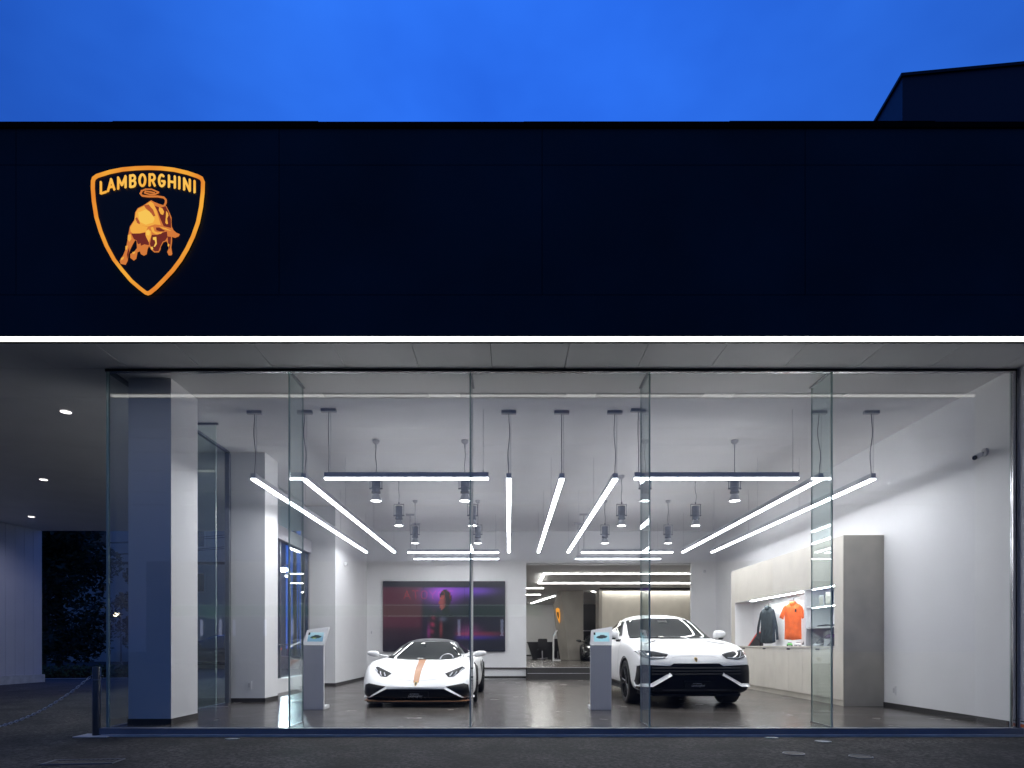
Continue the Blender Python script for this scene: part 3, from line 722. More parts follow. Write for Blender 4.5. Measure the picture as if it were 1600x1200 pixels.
bk = [('black framed print leaning on the top shelf', cy(11.45), 1.771, .26, .02, M['black'], .19), ('grey book standing on the top shelf beside the framed print', cy(11.72), 1.771, .20, .05, M['grey'], .14), ('dark purple box at the near end of the top shelf', cy(11.15), 1.771, .19, .10, mat('purple_box', (.08,.04,.10), .5), .12)]
for lb, y, z, h, t, m_, wd in bk:
    o = thing('book' if 'book' in lb else ('framed_print' if 'print' in lb else 'gift_box'), lb, 'book' if 'book' in lb else ('print' if 'print' in lb else 'box'), (CX+.16, y, z), R(-78))
    MB().box(-wd/2, wd/2, 0, t, 0, h).build('cover', m_, o, bevel=.002)
    MB().box(-wd/2+.018, wd/2-.018, -.003, -.0005, .02, h-.02).build('front_picture', M['greywood'], o)
o = thing('folded_scarf', 'flat dark folded item on the middle shelf', 'accessory', (CX+.14, cy(11.4), 1.381), R(-80))
MB().prism([(-.20,0),(.20,0),(.19,.02),(.05,.035),(-.18,.02)], (0,-.1,0), (1,0,0), (0,0,1), (0,.2,0)).build('folded_cloth', M['softtop'], o, bevel=.004)
for lb, y, m_, s in (('black and white cap on the cabinet counter below the shelves', cy(11.72), M['black'], 1.0), ('dark cap in the near corner of the cabinet niche', cy(11.15), M['black'], 1.25)):
    o = thing('cap', lb, 'cap', (CX+.16, y, 1.016), R(-60))
    q = MB(); prof = [(.10*s*cos(t), .12*s*sin(t)) for t in [i*pi/16 for i in range(9)]]
    q.lathe(prof, (0,0,.03), n=18); q.build('crown', m_, o, smooth=True)
    MB().prism([(-.085*s,0),(.085*s,0),(.07*s,.12),(0,.15),(-.07*s,.12)], (0,-.06,.05), (1,0,0), (0,-.9,-.3), (0,0,.01)).build('brim', M['grey'] if s == 1 else m_, o)
o = thing('folded_scarf', 'magenta and navy item lying above the caps', 'accessory', (CX+.18, cy(11.45), 1.16), R(-60))
MB().prism([(-.12,0),(.10,.01),(.12,.05),(0,.09),(-.10,.05)], (0,0,0), (1,0,0), (0,0,1), (0,.08,0)).build('folded_cloth', mat('navy_magenta', (.10,.03,.12), .6), o, bevel=.01)
MB().box(-.10,.10,-.02,.12,-.143,-.001).build('support_box', M['grey'], o)
# ------------------------------------------------------------------ cars
def loft_body(st, cuts, wheels, wr, w_in, mat_, parent):
    """st: stations (s,w,zb,zm,zs,(gx,gz),(rx,rz),zt); nose at y=0 looking to -y"""
    V = []; Fc = []
    for (s, w, zb, zm, zs, g_, r_, zt) in st:
        half = [(0, zb), (w*.80, zb), (w*.97, zb+.06), (w, zm), (w*.975, zs), g_, r_]
        ring = [(x, z) for x, z in half] + [(0, zt)] + [(-x, z) for x, z in half[:0:-1]]
        V += [(x, s, z) for x, z in ring]
    n = 14
    for k in range(len(st)-1):
        for i in range(n): Fc.append((k*n+i, (k+1)*n+i, (k+1)*n+(i+1) % n, k*n+(i+1) % n))
    # caps as quad strips
    for base, flip in ((0, False), ((len(st)-1)*n, True)):
        for i in range(1, 7):
            a, b = base+i, base+i+1; c, d = base+(n-i-1), base+(n-i)
            if i == 6: f = (base+6, base+7, base+8)
            else: f = (a, b, c, d)
            Fc.append(f if not flip else tuple(reversed(f)))
        f = (base+0, base+1, base+13); Fc.append(f if not flip else tuple(reversed(f)))
    me = bpy.data.meshes.new('body'); me.from_pydata(V, [], Fc)
    bm = bmesh.new(); bm.from_mesh(me); bmesh.ops.recalc_face_normals(bm, faces=bm.faces); bm.to_mesh(me); bm.free()
    o = bpy.data.objects.new('body', me); link(o)
    sb = o.modifiers.new('s', 'SUBSURF'); sb.levels = 3; sb.render_levels = 3
    cutters = []
    for (wy) in wheels:
        for sgn in (-1, 1):
            c = MB(); c.cyl((sgn*w_in, wy, wr), (sgn*1.4, wy, wr), wr+cuts, n=40); co = c.build('cutter', M['black']); cutters.append(co)
            md = o.modifiers.new('b', 'BOOLEAN'); md.operation = 'DIFFERENCE'; md.object = co; md.solver = 'EXACT'
    dg = bpy.context.evaluated_depsgraph_get(); dg.update()
    m2 = bpy.data.meshes.new_from_object(o.evaluated_get(dg))
    o.modifiers.clear(); o.data = m2
    for c in cutters: bpy.data.objects.remove(c)
    m2.materials.clear(); m2.materials.append(mat_); m2.materials.append(M['black'])
    for p in m2.polygons:
        p.use_smooth = True; p.material_index = 0
        c = p.center
        for wy in wheels:
            if abs(c.x) < w_in + .02 and abs(c.x) > w_in-.02 and abs(p.normal.x) > .95 and math.hypot(c.y-wy, c.z-wr) < wr+cuts: p.material_index = 1
            rr = math.hypot(c.y-wy, c.z-wr)
            if abs(rr-(wr+cuts)) < .012 and abs(p.normal.x) < .3 and abs(c.x) > w_in: p.material_index = 1
    m2.set_sharp_from_angle(angle=R(38))
    o.parent = parent
    bmx = bmesh.new(); bmx.from_mesh(m2); bvh = BVHTree.FromBMesh(bmx); bmx.free()
    return o, bvh

def project(name, poly, bvh, mode, mt, parent, off=.004, cuts=3, both=False, thick=0):
    """lay a shape onto the body: mode 'f' poly=(x,z) seen from the front, 's' poly=(y,z) from +x, 'S' from -x, 't' poly=(x,y) from above"""
    bm = bmesh.new(); vs = [bm.verts.new((p[0], p[1], 0)) for p in poly]; bm.faces.new(vs)
    bmesh.ops.triangulate(bm, faces=bm.faces)
    for _ in range(cuts): bmesh.ops.subdivide_edges(bm, edges=bm.edges, cuts=1); bmesh.ops.triangulate(bm, faces=bm.faces)
    bm.verts.ensure_lookup_table()
    dirs = dict(f=(0,1,0), s=(-1,0,0), S=(1,0,0), t=(0,0,-1)); d = Vector(dirs[mode])
    out = []; ok = []
    for q in bm.verts:
        a, b = q.co.x, q.co.y
        o = dict(f=Vector((a,-2,b)), s=Vector((3,a,b)), S=Vector((-3,a,b)), t=Vector((a,b,4)))[mode]
        h = bvh.ray_cast(o, d)
        if h[0] is None: out.append(None)
        else: out.append((h[0] + h[1]*off, h[1]))
    mb = MB(); idx = {}
    for i, p in enumerate(out):
        if p is not None: idx[i] = len(mb.v); mb.v.append(p[0])
    for f in bm.faces:
        if all(v.index in idx for v in f.verts): mb.f.append([idx[v.index] for v in f.verts]); mb.m.append(0)
    bm.free()
    if not mb.v: return None
    me = bpy.data.meshes.new(name); me.from_pydata([tuple(p) for p in mb.v], [], mb.f); me.materials.append(mt)
    for p in me.polygons: p.use_smooth = True
    o = bpy.data.objects.new(name, me); link(o); o.parent = parent; return o

def splitter(name, xs, z0, z1, bvh, mt, parent, out=.03, depth=.2):
    ys = []
    for i in range(25):
        x = -xs + 2*xs*i/24; h = bvh.ray_cast(Vector((x,-2,z1+.10)), Vector((0,1,0))); ys.append((x, h[0].y - out if h[0] is not None else ys[-1][1]))
    poly = ys + [(x, y+depth) for x, y in reversed(ys)]
    m = MB(); n = 25
    v0 = [(x,y,z0) for x,y in ys] + [(x,y+depth,z0) for x,y in ys] + [(x,y,z1) for x,y in ys] + [(x,y+depth,z1) for x,y in ys]; fs = []
    for i in range(n-1): fs += [(i,i+1,n+i+1,n+i), (2*n+i,3*n+i,3*n+i+1,2*n+i+1), (i,2*n+i,2*n+i+1,i+1)]
    m.add(v0, fs); return m.build(name, mt, parent)

def blade(name, pts, bvh, mt, parent, w, off=.03, n=8, tilt=0):
    """a raised bar following the nose surface along a front-view polyline"""
    pp = []
    for (a, b) in zip(pts[:-1], pts[1:]):
        for i in range(n): t = i/n; pp.append((a[0]+(b[0]-a[0])*t, a[1]+(b[1]-a[1])*t))
    pp.append(pts[-1]); P = []; last = 0
    for x, z in pp:
        h = bvh.ray_cast(Vector((x,-2,z)), Vector((0,1,0)))
        y = h[0].y if h[0] is not None else last
        last = y; P.append(Vector((x, y-off, z)))
    m = MB(); vs = []; fs = []
    for k, p in enumerate(P):
        d = (P[min(k+1,len(P)-1)] - P[max(k-1,0)]); d.y = 0; d.normalize(); nrm = Vector((-d.z, 0, d.x)); nrm = -nrm if nrm.z < 0 else nrm
        for a, yy in ((-.5,-w*tilt*.4),(.5,w*tilt*.6),(.5,off*1.6+w*tilt*.6),(-.5,off*1.6)): vs.append(p + nrm*(w*a) + Vector((0,yy,0)))
    for k in range(len(P)-1):
        for i in range(4): fs.append((k*4+i, k*4+(i+1)%4, (k+1)*4+(i+1)%4, (k+1)*4+i))
    fs += [(0,1,2,3), tuple((len(P)-1)*4+i for i in range(4))]
    m.add(vs, fs); return m.build(name, mt, parent)

def wheel(parent, x, y, r, wd, spokes=5, turn=0):
    s = 1 if x > 0 else -1
    w = bpy.data.objects.new('wheel', None); link(w); w.parent = parent; w.location = (x - s*wd/2, y, r); w.rotation_euler = (0, 0, turn)
    h = wd/2; ri = r*.74
    MB().lathe([(ri,-h+.01),(r-.03,-h),(r-.006,-h+.02),(r,-h*.6),(r,h*.6),(r-.006,h-.02),(r-.03,h),(ri,h-.01),(ri,-h+.01)], (0,0,0), axis='x', n=40).build('tyre', M['tyre'], w, smooth=True)
    m = MB(); m.lathe([(ri,-h+.02),(ri,h-.012),(ri-.018,h-.012),(ri-.02,-h+.02)], (0,0,0), axis='x', n=36)
    m.cyl((s*(h-.07),0,0),(s*(h-.03),0,0),.07)
    for k in range(spokes):
        for dd in (-.16, .16):
            t = 2*pi*k/spokes; a = Vector((s*(h-.045), .05*cos(t), .05*sin(t))); b = Vector((s*(h-.025), (ri-.005)*cos(t+dd), (ri-.005)*sin(t+dd))); m.cyl(a, b, .022, .016, n=6)
    m.build('rim', M['rim'], w, smooth=True)
    MB().lathe([(0,s*(h-.12)),(ri*.72,s*(h-.12)),(ri*.72,s*(h-.135)),(0,s*(h-.135))], (0,0,0), axis='x', n=28).build('brake_disc', M['steel'], w)
    return w

def flat_text(body, size, mt, parent, loc, name='lettering', shear=0):
    cu = bpy.data.curves.new(name, 'FONT'); cu.body = body; cu.size = size; cu.align_x = 'CENTER'; cu.shear = shear; cu.offset = size*.012
    to = bpy.data.objects.new('t', cu); link(to); dg = bpy.context.evaluated_depsgraph_get(); dg.update()
    me = bpy.data.meshes.new_from_object(to.evaluated_get(dg)); bpy.data.objects.remove(to)
    me.materials.clear(); me.materials.append(mt); o = bpy.data.objects.new(name, me); link(o); o.parent = parent
    o.location = loc; o.rotation_euler = (R(90), 0, 0); return o

def pod(name, loc, sz, mt, parent, sg):
    m = MB(); vs = []; fs = []; nu, nv = 16, 10
    for j in range(nv+1):
        a = -pi/2 + pi*j/nv
        for i in range(nu):
            t = 2*pi*i/nu; x = math.copysign(abs(cos(t))**.7, cos(t))*abs(cos(a))**.6; y = math.copysign(abs(sin(t))**.8, sin(t))*abs(cos(a))**.6; z = math.copysign(abs(sin(a))**.8, sin(a))
            vs.append((x*sz[0], y*sz[1], z*sz[2]*(1 - .22*sg*x) + .012*sg*x))
    for j in range(nv):
        for i in range(nu): fs.append((j*nu+i, j*nu+(i+1)%nu, (j+1)*nu+(i+1)%nu, (j+1)*nu+i))
    m.add(vs, fs); o = m.build(name, mt, parent, smooth=True); o.location = loc; return o

def both(poly): return [poly, [(-x, z) for x, z in poly]]

def sports_car(label, loc, rz, paint, stripe=True):
    o = thing('sports_car', label, 'car', loc, rz)
    st = [(.00,.58,.16,.21,.28,(.42,.325),(.22,.335),.34),
          (.07,.82,.12,.22,.34,(.60,.385),(.32,.395),.395),
          (.25,.935,.11,.27,.49,(.72,.51),(.36,.49),.485),
          (.55,.99,.11,.36,.66,(.80,.68),(.42,.61),.60),
          (.90,1.01,.11,.45,.76,(.80,.78),(.46,.69),.675),
          (1.30,.975,.11,.50,.76,(.77,.80),(.55,.785),.785),
          (1.42,.955,.11,.50,.74,(.755,.81),(.60,.835),.84),
          (1.75,.935,.11,.50,.74,(.725,.83),(.60,1.00),1.03),
          (2.10,.93,.11,.5,.75,(.70,.84),(.55,1.13),1.165),
          (2.50,.94,.11,.5,.77,(.70,.85),(.53,1.16),1.20),
          (2.95,.97,.11,.5,.80,(.73,.87),(.50,1.10),1.14),
          (3.45,1.0,.11,.5,.84,(.76,.89),(.48,1.0),1.03),
          (4.0,1.0,.14,.5,.82,(.74,.87),(.46,.90),.92),
          (4.38,.95,.25,.5,.77,(.70,.82),(.42,.84),.85),
          (4.50,.88,.33,.5,.72,(.64,.77),(.4,.79),.80)]
    body, bvh = loft_body(st, .04, (.95+.05, 3.62), .345, .70, paint, o)
    for poly in both([(.12,.0),(.12,.0)])[:0]: pass
    # intakes
    project('air_intake', [(-.50,.305),(.50,.305),(.80,.14),(.55,.118),(-.55,.118),(-.80,.14)], bvh, 'f', M['blackgloss'], o, cuts=4)
    for p in both([(.50,.345),(.80,.395),(.87,.37),(.90,.175),(.80,.165)]): project('air_intake', p, bvh, 'f', M['blackgloss'], o, cuts=4)
    for p in both([(.42,.325),(.49,.325),(.84,.145),(.96,.15)]):
        blade('bumper_blade', p[1:], bvh, paint, o, .036, .02, tilt=1.2)
    splitter('front_splitter', .90, .098, .112, bvh, M['copper'] if stripe else M['black'], o, .03)
    splitter('front_lip', .84, .07, .0975, bvh, M['black'], o, .01)
    for s, p in zip((1, -1), both([(.46,.545),(.53,.49),(.62,.50),(.80,.635),(.74,.66)])):
        h = project('headlight', p, bvh, 'f', M['headl'], o, off=.006, cuts=3)
        for q in ([(.54,.505),(.585,.565),(.60,.56),(.565,.505)], [(.62,.515),(.655,.58),(.67,.575),(.645,.53)], [(.70,.58),(.77,.64),(.775,.625),(.71,.565)], [(.60,.51),(.62,.51),(.66,.535),(.65,.545)]):
            project('light_strip', [(s*x, z) for x, z in q], bvh, 'f', M['drl'], h, off=.010, cuts=2)
    # glazing
    project('windshield', [(-.72,.795),(-.30,.765),(.30,.765),(.72,.795),(.56,1.075),(.30,1.10),(-.30,1.10),(-.56,1.075)], bvh, 'f', M['carglass'], o, cuts=4, off=.005)
    for m_ in ('s', 'S'):
        project('side_window', [(1.62,.865),(2.1,1.06),(2.5,1.09),(2.95,1.03),(2.95,.90),(2.3,.875)], bvh, m_, M['carglass'], o, cuts=3)
    project('soft_top', [(-.56,2.0),(.56,2.0),(.50,2.95),(-.50,2.95)], bvh, 't', M['softtop'], o, cuts=4)
    for sg in (-1, 1):
        project('side_intake', [(2.9,.62),(3.15,.74),(3.2,.60),(3.05,.42)], bvh, 's' if sg > 0 else 'S', M['black'], o, cuts=3)
        mi = pod('mirror', (sg*1.02, 1.50, .875), (.115, .075, .055), paint, o, sg)
        a = MB().cyl((sg*.76,1.60,.82),(sg*.95,1.52,.86),.016); a.build('mirror_arm', paint, o)
    if stripe:
        project('stripe', [(-.045,.405),(.045,.405),(.02,.785),(-.115,.785)], bvh, 'f', M['copper'], o, cuts=5, off=.003)
    # hood crease
    for p in both([(.33,.455),(.335,.463),(.02,.435),(.02,.427)]): project('hood_seam', p, bvh, 'f', M['grey'], o, cuts=4, off=.002)
    sh2 = [(-.5,.5),(0,.62),(.5,.5),(.45,-.05),(.2,-.45),(0,-.62),(-.2,-.45),(-.45,-.05)]
    b1 = project('badge', [(x*.055,.385+z*.06) for x, z in sh2], bvh, 'f', M['gold'], o, off=.006, cuts=1)
    project('badge_crest', [(x*.034,.385+z*.040) for x, z in sh2], bvh, 'f', M['black'], b1, off=.009, cuts=1)
    # plate with the dealer lettering
    hh = bvh.ray_cast(Vector((0,-2,.2)), Vector((0,1,0)))[0]
    pl = MB().box(-.22,.22, hh.y-.03, hh.y-.01, .165, .265).build('number_plate', M['blackgloss'], o)
    wt = mat('plate_lettering', (.45,.45,.47), .5)
    flat_text('AUTOMOBILI', .026, wt, pl, (-.01, hh.y-.031, .217), shear=.0)
    flat_text('Lamborghini', .046, wt, pl, (0, hh.y-.031, .178), shear=.4)
    # steering wheel arc glimpsed at the glass and wipers
    hh = bvh.ray_cast(Vector((.33,-2,.86)), Vector((0,1,0)))[0]
    sw = project('wiper', [(-.5,.775),(.1,.775),(.1,.783),(-.5,.785)], bvh, 'f', M['black'], o, off=.01, cuts=4)
    arc = [(.40+.125*cos(t), .775+.10*sin(t)) for t in [pi*i/14 for i in range(15)]]; arc2 = [(.40+.113*cos(t), .775+.09*sin(t)) for t in [pi*i/14 for i in range(15)]][::-1]
    project('steering_wheel', arc + arc2, bvh, 'f', M['housing'], o, off=.007, cuts=1)
    for x in (-1.005, 1.005): wheel(o, x*.985, 1.0, .345, .24); wheel(o, x, 3.62, .345, .30)
    MB().box(-.85,.85,.3,4.2,.09,.14).build('underbody', M['black'], o)
    return o

def suv(label, loc, rz, paint, detail=True):
    o = thing('suv', label, 'car', loc, rz)
    st = [(.00,.74,.27,.42,.62,(.52,.70),(.30,.725),.73),
          (.06,.95,.23,.42,.70,(.74,.80),(.42,.83),.835),
          (.16,1.02,.22,.48,.85,(.90,.925),(.52,.95),.955),
          (.50,1.06,.24,.55,.99,(.97,1.035),(.57,1.04),1.045),
          (.93,1.07,.25,.6,1.06,(.97,1.10),(.62,1.11),1.115),
          (1.35,1.06,.25,.6,1.08,(.96,1.135),(.68,1.16),1.17),
          (1.55,1.05,.25,.6,1.06,(.92,1.14),(.74,1.19),1.20),
          (1.95,1.03,.25,.6,1.06,(.89,1.16),(.79,1.42),1.45),
          (2.35,1.02,.25,.6,1.07,(.87,1.17),(.80,1.605),1.645),
          (2.80,1.01,.25,.6,1.07,(.86,1.18),(.79,1.65),1.69),
          (3.5,1.02,.25,.62,1.09,(.84,1.20),(.70,1.60),1.65),
          (4.2,1.04,.28,.65,1.10,(.79,1.20),(.60,1.45),1.49),
          (4.7,1.0,.34,.65,1.06,(.76,1.15),(.56,1.28),1.30),
          (5.0,.94,.42,.65,.98,(.70,1.06),(.5,1.12),1.13),
          (5.11,.86,.48,.65,.92,(.64,.99),(.45,1.04),1.05)]
    body, bvh = loft_body(st, .045, (.96, 3.96), .385, .72, paint, o)
    wh = wheel
    for x in (-1.055, 1.055):
        wheel(o, x, .96, .385, .30, 5); wheel(o, x, 3.96, .385, .33, 5)
    MB().box(-.9,.9,.35,4.8,.20,.27).build('underbody', M['black'], o)
    # arch trims
    for sg in (-1, 1):
        for wy in (.96, 3.96):
            arc = [(wy+.46*cos(t), .385+.46*sin(t)) for t in [pi*i/16*1.1-.16 for i in range(17)]]; a2 = [(wy+.425*cos(t), .385+.425*sin(t)) for t in [pi*i/16*1.1-.16 for i in range(17)]][::-1]
            project('wheel_arch_trim', arc + a2, bvh, 's' if sg > 0 else 'S', M['black'], o, cuts=1, off=.012)
        project('side_window', [(1.95,1.22),(2.4,1.50),(2.9,1.56),(3.5,1.53),(4.05,1.38),(4.2,1.28),(3.2,1.24)], bvh, 's' if sg > 0 else 'S', M['carglass'], o, cuts=4)
        project('side_sill', [(1.45,.27),(3.5,.27),(3.48,.36),(1.47,.36)], bvh, 's' if sg > 0 else 'S', M['black'], o, cuts=4, off=.01)
        project('door_seam', [(1.62,.40),(1.632,.40),(1.60,1.08),(1.588,1.08)], bvh, 's' if sg > 0 else 'S', M['black'], o, cuts=3, off=.004)
        mi = pod('mirror', (sg*1.10, 1.80, 1.235), (.125, .085, .085), paint, o, sg)
        b_ = MB().cyl((0,0,-.088),(0,0,-.058),.06,.09,n=16).build('mirror_base', M['black'], mi) 
        MB().cyl((sg*.86,1.92,1.13),(sg*1.02,1.83,1.13),.025).build('mirror_arm', M['black'], o)
    project('windshield', [(-.82,1.165),(-.3,1.155),(.3,1.155),(.82,1.165),(.70,1.53),(.30,1.565),(-.30,1.565),(-.70,1.53)], bvh, 'f', M['carglass'], o, cuts=4, off=.005)
    project('wiper', [(-.60,1.175),(.25,1.170),(.25,1.182),(-.60,1.190)], bvh, 'f', M['black'], o, off=.012, cuts=3)
    project('rear_view_mirror', [(-.10,1.475),(.10,1.475),(.09,1.52),(-.09,1.52)], bvh, 'f', M['black'], o, off=.008, cuts=2)
    # front
    project('front_grille', [(-.40,.735),(.40,.735),(.47,.695),(.93,.715),(1.0,.69),(1.02,.44),(.96,.22),(.5,.235),(-.5,.235),(-.96,.22),(-1.02,.44),(-1.0,.69),(-.93,.715),(-.47,.695)], bvh, 'f', M['blackgloss'], o, cuts=5, off=.008)
    for p in both([(.46,.565),(.52,.565),(.79,.385),(1.04,.385)]): blade('bumper_blade', [p[0], p[2], p[3]], bvh, paint, o, .06, .045, tilt=1.2)
    for z in (.665, .615, .565, .30): blade('grille_bar', [(-.78 if z > .5 else -.6,z),(.78 if z > .5 else .6,z)], bvh, M['black'], o, .014, .02, tilt=.5)
    splitter('lower_lip', .78, .20, .235, bvh, M['blackgloss'], o, .01)
    for p in both([(.60,.34),(.64,.34),(.90,.30),(.90,.275),(.62,.27)]): blade('fog_trim', [p[0], p[2]], bvh, M['rim'], o, .012, .05)
    for s, p in zip((1, -1), both([(.47,.885),(.54,.815),(.77,.80),(.92,.835),(1.0,.935),(.90,.955),(.70,.93)])):
        h = project('headlight', p, bvh, 'f', M['headl'], o, off=.006, cuts=4)
        for q in ([(.57,.832),(.77,.826),(.88,.86),(.885,.85),(.775,.815),(.57,.820)], [(.79,.835),(.87,.93),(.882,.925),(.805,.835)]):
            project('light_strip', [(s*x, z) for x, z in q], bvh, 'f', M['drl'], h, off=.010, cuts=2)
        project('hood_vent', [(s*.44,1.125),(s*.76,1.06),(s*.765,1.045),(s*.45,1.11)], bvh, 'f', M['black'], o, cuts=3, off=.004)
    for p in both([(.02,.865),(.25,.862),(.42,.835),(.42,.828),(.25,.855),(.02,.858)]): project('hood_seam', p, bvh, 'f', M['grey'], o, cuts=3, off=.002)
    sh2 = [(-.5,.5),(0,.62),(.5,.5),(.45,-.05),(.2,-.45),(0,-.62),(-.2,-.45),(-.45,-.05)]
    b1 = project('badge', [(x*.06,.795+z*.065) for x, z in sh2], bvh, 'f', M['gold'], o, off=.006, cuts=1)
    project('badge_crest', [(x*.038,.795+z*.042) for x, z in sh2], bvh, 'f', M['black'], b1, off=.009, cuts=1)
    if detail:
        hh = bvh.ray_cast(Vector((0,-2,.4)), Vector((0,1,0)))[0]
        pl = MB().box(-.23,.23, hh.y-.06, hh.y-.03, .345, .45).build('number_plate', M['blackgloss'], o)
        wt = mat('plate_lettering', (.45,.45,.47), .5)
        flat_text('AUTOMOBILI', .026, wt, pl, (-.01, hh.y-.061, .402)); flat_text('Lamborghini', .046, wt, pl, (0, hh.y-.061, .362), shear=.4)
        MB().box(-.03,.03,.8,.9,.12,.2).build('tow_eye', M['black'], o)
    else:
        for sg in (-1, 1): project('tail_light', [(sg*.45,.93),(sg*.85,.93),(sg*.85,.98),(sg*.45,.98)], bvh, 'f', M['black'], o)
        e = MB().box(-.9,-.5,5.12,5.13,.90,.96).box(.5,.9,5.12,5.13,.90,.96).build('tail_light', emis('tail_lamp_red', (1,.12,.04), 6), o)
    return o

sports_car('white sports car with a copper centre stripe facing the window', (-1.56, 2.48, 0), 0, M['carwhite'])
suv('white SUV with a black grille facing the window beside the cabinet', (3.09, 2.34, 0), R(1.6), M['carwhite']).scale = (.94, 1, 1)
sports_car('black sports car mostly hidden in the back hall behind the white SUV', (4.15, 18.6, .34), R(0), M['carblack'], False)
# ------------------------------------------------------------------ big shield sign on the fascia
def cp(x, y): return W(100 + x/4.8, 230 + y/4.8, 7.01)
SG = thing('shield_sign', 'large glowing orange and gold shield sign with a bull on the dark fascia', 'sign', (cp(622,0).x, YF+.042, 5.9))
def loc2(p): return (p.x - SG.location.x, p.z - SG.location.z)
outl = [(196,245),(205,217),(235,195),(330,165),(430,145),(530,136),(625,133),(720,136),(820,147),(920,170),(1000,197),(1035,215),(1050,250),(1048,330),(1036,440),(1012,560),(975,665),(930,760),(880,845),(820,925),(750,1000),(690,1060),(645,1096),(622,1104),(599,1096),(552,1060),(488,1005),(420,925),(358,845),(300,740),(255,630),(222,520),(203,400),(195,300)]
O2 = [Vector(loc2(cp(*p))) for p in outl]
def inset(P, d):
    n = len(P); o = []
    for i in range(n):
        a = (P[i]-P[i-1]).normalized(); b = (P[(i+1) % n]-P[i]).normalized()
        na = Vector((a.y,-a.x)); nb = Vector((b.y,-b.x)); m_ = (na+nb).normalized(); o.append(P[i] + m_*(d/max(.5, m_.dot(na))))
    return o
I2 = inset(O2, .040)
if sum(a.x*b.y-b.x*a.y for a, b in zip(I2, I2[1:]+I2[:1])) and max(p.x for p in I2) > max(p.x for p in O2): I2 = inset(O2, -.040)
signplate = mat('sign_plate_black', (.006,.007,.011), .45)
MB().prism([tuple(p) for p in inset(O2, .01 if max(p.x for p in inset(O2,.01)) < max(p.x for p in O2) else -.01)], (0,-.06,0), (1,0,0), (0,0,1), (0,.055,0)).build('back_plate', signplate, SG)
bm_ = MB(); n = len(O2)
vs = [(p.x,-.070,p.y) for p in O2] + [(p.x,-.070,p.y) for p in I2] + [(p.x,-.0605,p.y) for p in O2] + [(p.x,-.0605,p.y) for p in I2]
fs = []
for i in range(n): j = (i+1) % n; fs += [(i,j,n+j,n+i), (i,2*n+i,2*n+j,j), (n+i,n+j,3*n+j,3*n+i)]
def grad_emis(name, c0, c1, st, sc=2.2):
    m = emis(name, c0, st); t = m.node_tree; co = t.nodes.new('ShaderNodeTexCoord'); nz = t.nodes.new('ShaderNodeTexNoise'); nz.inputs['Scale'].default_value = sc
    r = t.nodes.new('ShaderNodeValToRGB'); r.color_ramp.elements[0].color = (*c0,1); r.color_ramp.elements[1].color = (*c1,1); r.color_ramp.elements[0].position = .38; r.color_ramp.elements[1].position = .62
    t.links.new(co.outputs['Object'], nz.inputs[0]); t.links.new(nz.outputs[0], r.inputs[0]); t.links.new(r.outputs[0], t.nodes['Emission'].inputs[0]); return m
bm_.add(vs, fs); bm_.build('border', grad_emis('border_glow', (.80,.22,.03), (.95,.42,.045), .95), SG)
# stroke lettering
def arc_(cx, cy, rx, ry, a0, a1, n=8): return [(cx+rx*cos(R(a0+(a1-a0)*i/n)), cy+ry*sin(R(a0+(a1-a0)*i/n))) for i in range(n+1)]
GL = {'L': [[(0,1),(0,0),(.8,0)]], 'A': [[(0,0),(.5,1),(1,0)],[(.2,.33),(.8,.33)]], 'M': [[(0,0),(0,1),(.5,.25),(1,1),(1,0)]],
      'B': [[(0,0),(0,1),(.55,1)]+arc_(.55,.76,.38,.24,90,-90)+[(0,.52)],[(.55,.52)]+arc_(.58,.26,.42,.26,90,-90)+[(0,0)]],
      'O': [arc_(.5,.5,.5,.5,0,360,20)], 'R': [[(0,0),(0,1),(.55,1)]+arc_(.55,.74,.4,.26,90,-90)+[(0,.48)],[(.5,.48),(1,0)]],
      'G': [arc_(.5,.5,.5,.5,50,350,16)+[(1,.45),(.55,.45)]], 'H': [[(0,0),(0,1)],[(1,0),(1,1)],[(0,.5),(1,.5)]], 'I': [[(0,0),(0,1)]],
      'N': [[(0,0),(0,1),(1,0),(1,1)]], 'T': [[(0,1),(1,1)],[(.5,1),(.5,0)]], 'Y': [[(0,1),(.5,.48),(1,1)],[(.5,.48),(.5,0)]]}
def stroke(m, pts, w, y, t, tf):
    for k in range(len(pts)-1):
        a = Vector(pts[k]); b = Vector(pts[k+1]); d = (b-a); ln = d.length
        if ln < 1e-6: continue
        d /= ln; nn = Vector((-d.y, d.x))*w/2; q = [a+nn, b+nn, b-nn, a-nn]
        yy = y - .0003*(k % 7)
        q3 = [tf(p, yy) for p in q]; q4 = [tf(p, yy+t) for p in q]
        m.add(q3+q4, [(0,1,2,3),(7,6,5,4)]+[(i,(i+1)%4,4+(i+1)%4,4+i) for i in range(4)])
    for k, p in enumerate(pts):
        p = Vector(p); c = [p + Vector((cos(2*pi*i/10), sin(2*pi*i/10)))*w/2 for i in range(10)]
        q3 = [tf(v, y-.002-.0003*(k % 5)) for v in c]; m.add(q3, [tuple(range(10))])
lt = MB()
s_ = 1/4.8 * 7.01/F
def lw(x, t):
    p = W(x, 288.5 + .0021*(x-232)**2 - 17.7*t, 7.01); return Vector(loc2(p))
for ch, xa, xb in (('L',156,164.5),('A',167,177.3),('M',183.2,194.8),('B',202,209.8),('O',216.6,225.6),('R',232.4,240.4),('G',247.2,255.9),('H',262.7,271.9),('I',278.9,278.9),('N',286.5,295.4),('I',302.8,302.8)):
    for sk in GL[ch]: stroke(lt, [lw(xa + (xb-xa)*x/(.8 if ch == 'L' else .97 if ch in 'BR' else 1), z) for x, z in sk], 3.5*7.01/F, -.066, .003, lambda p, y: (p.x, y, p.y))
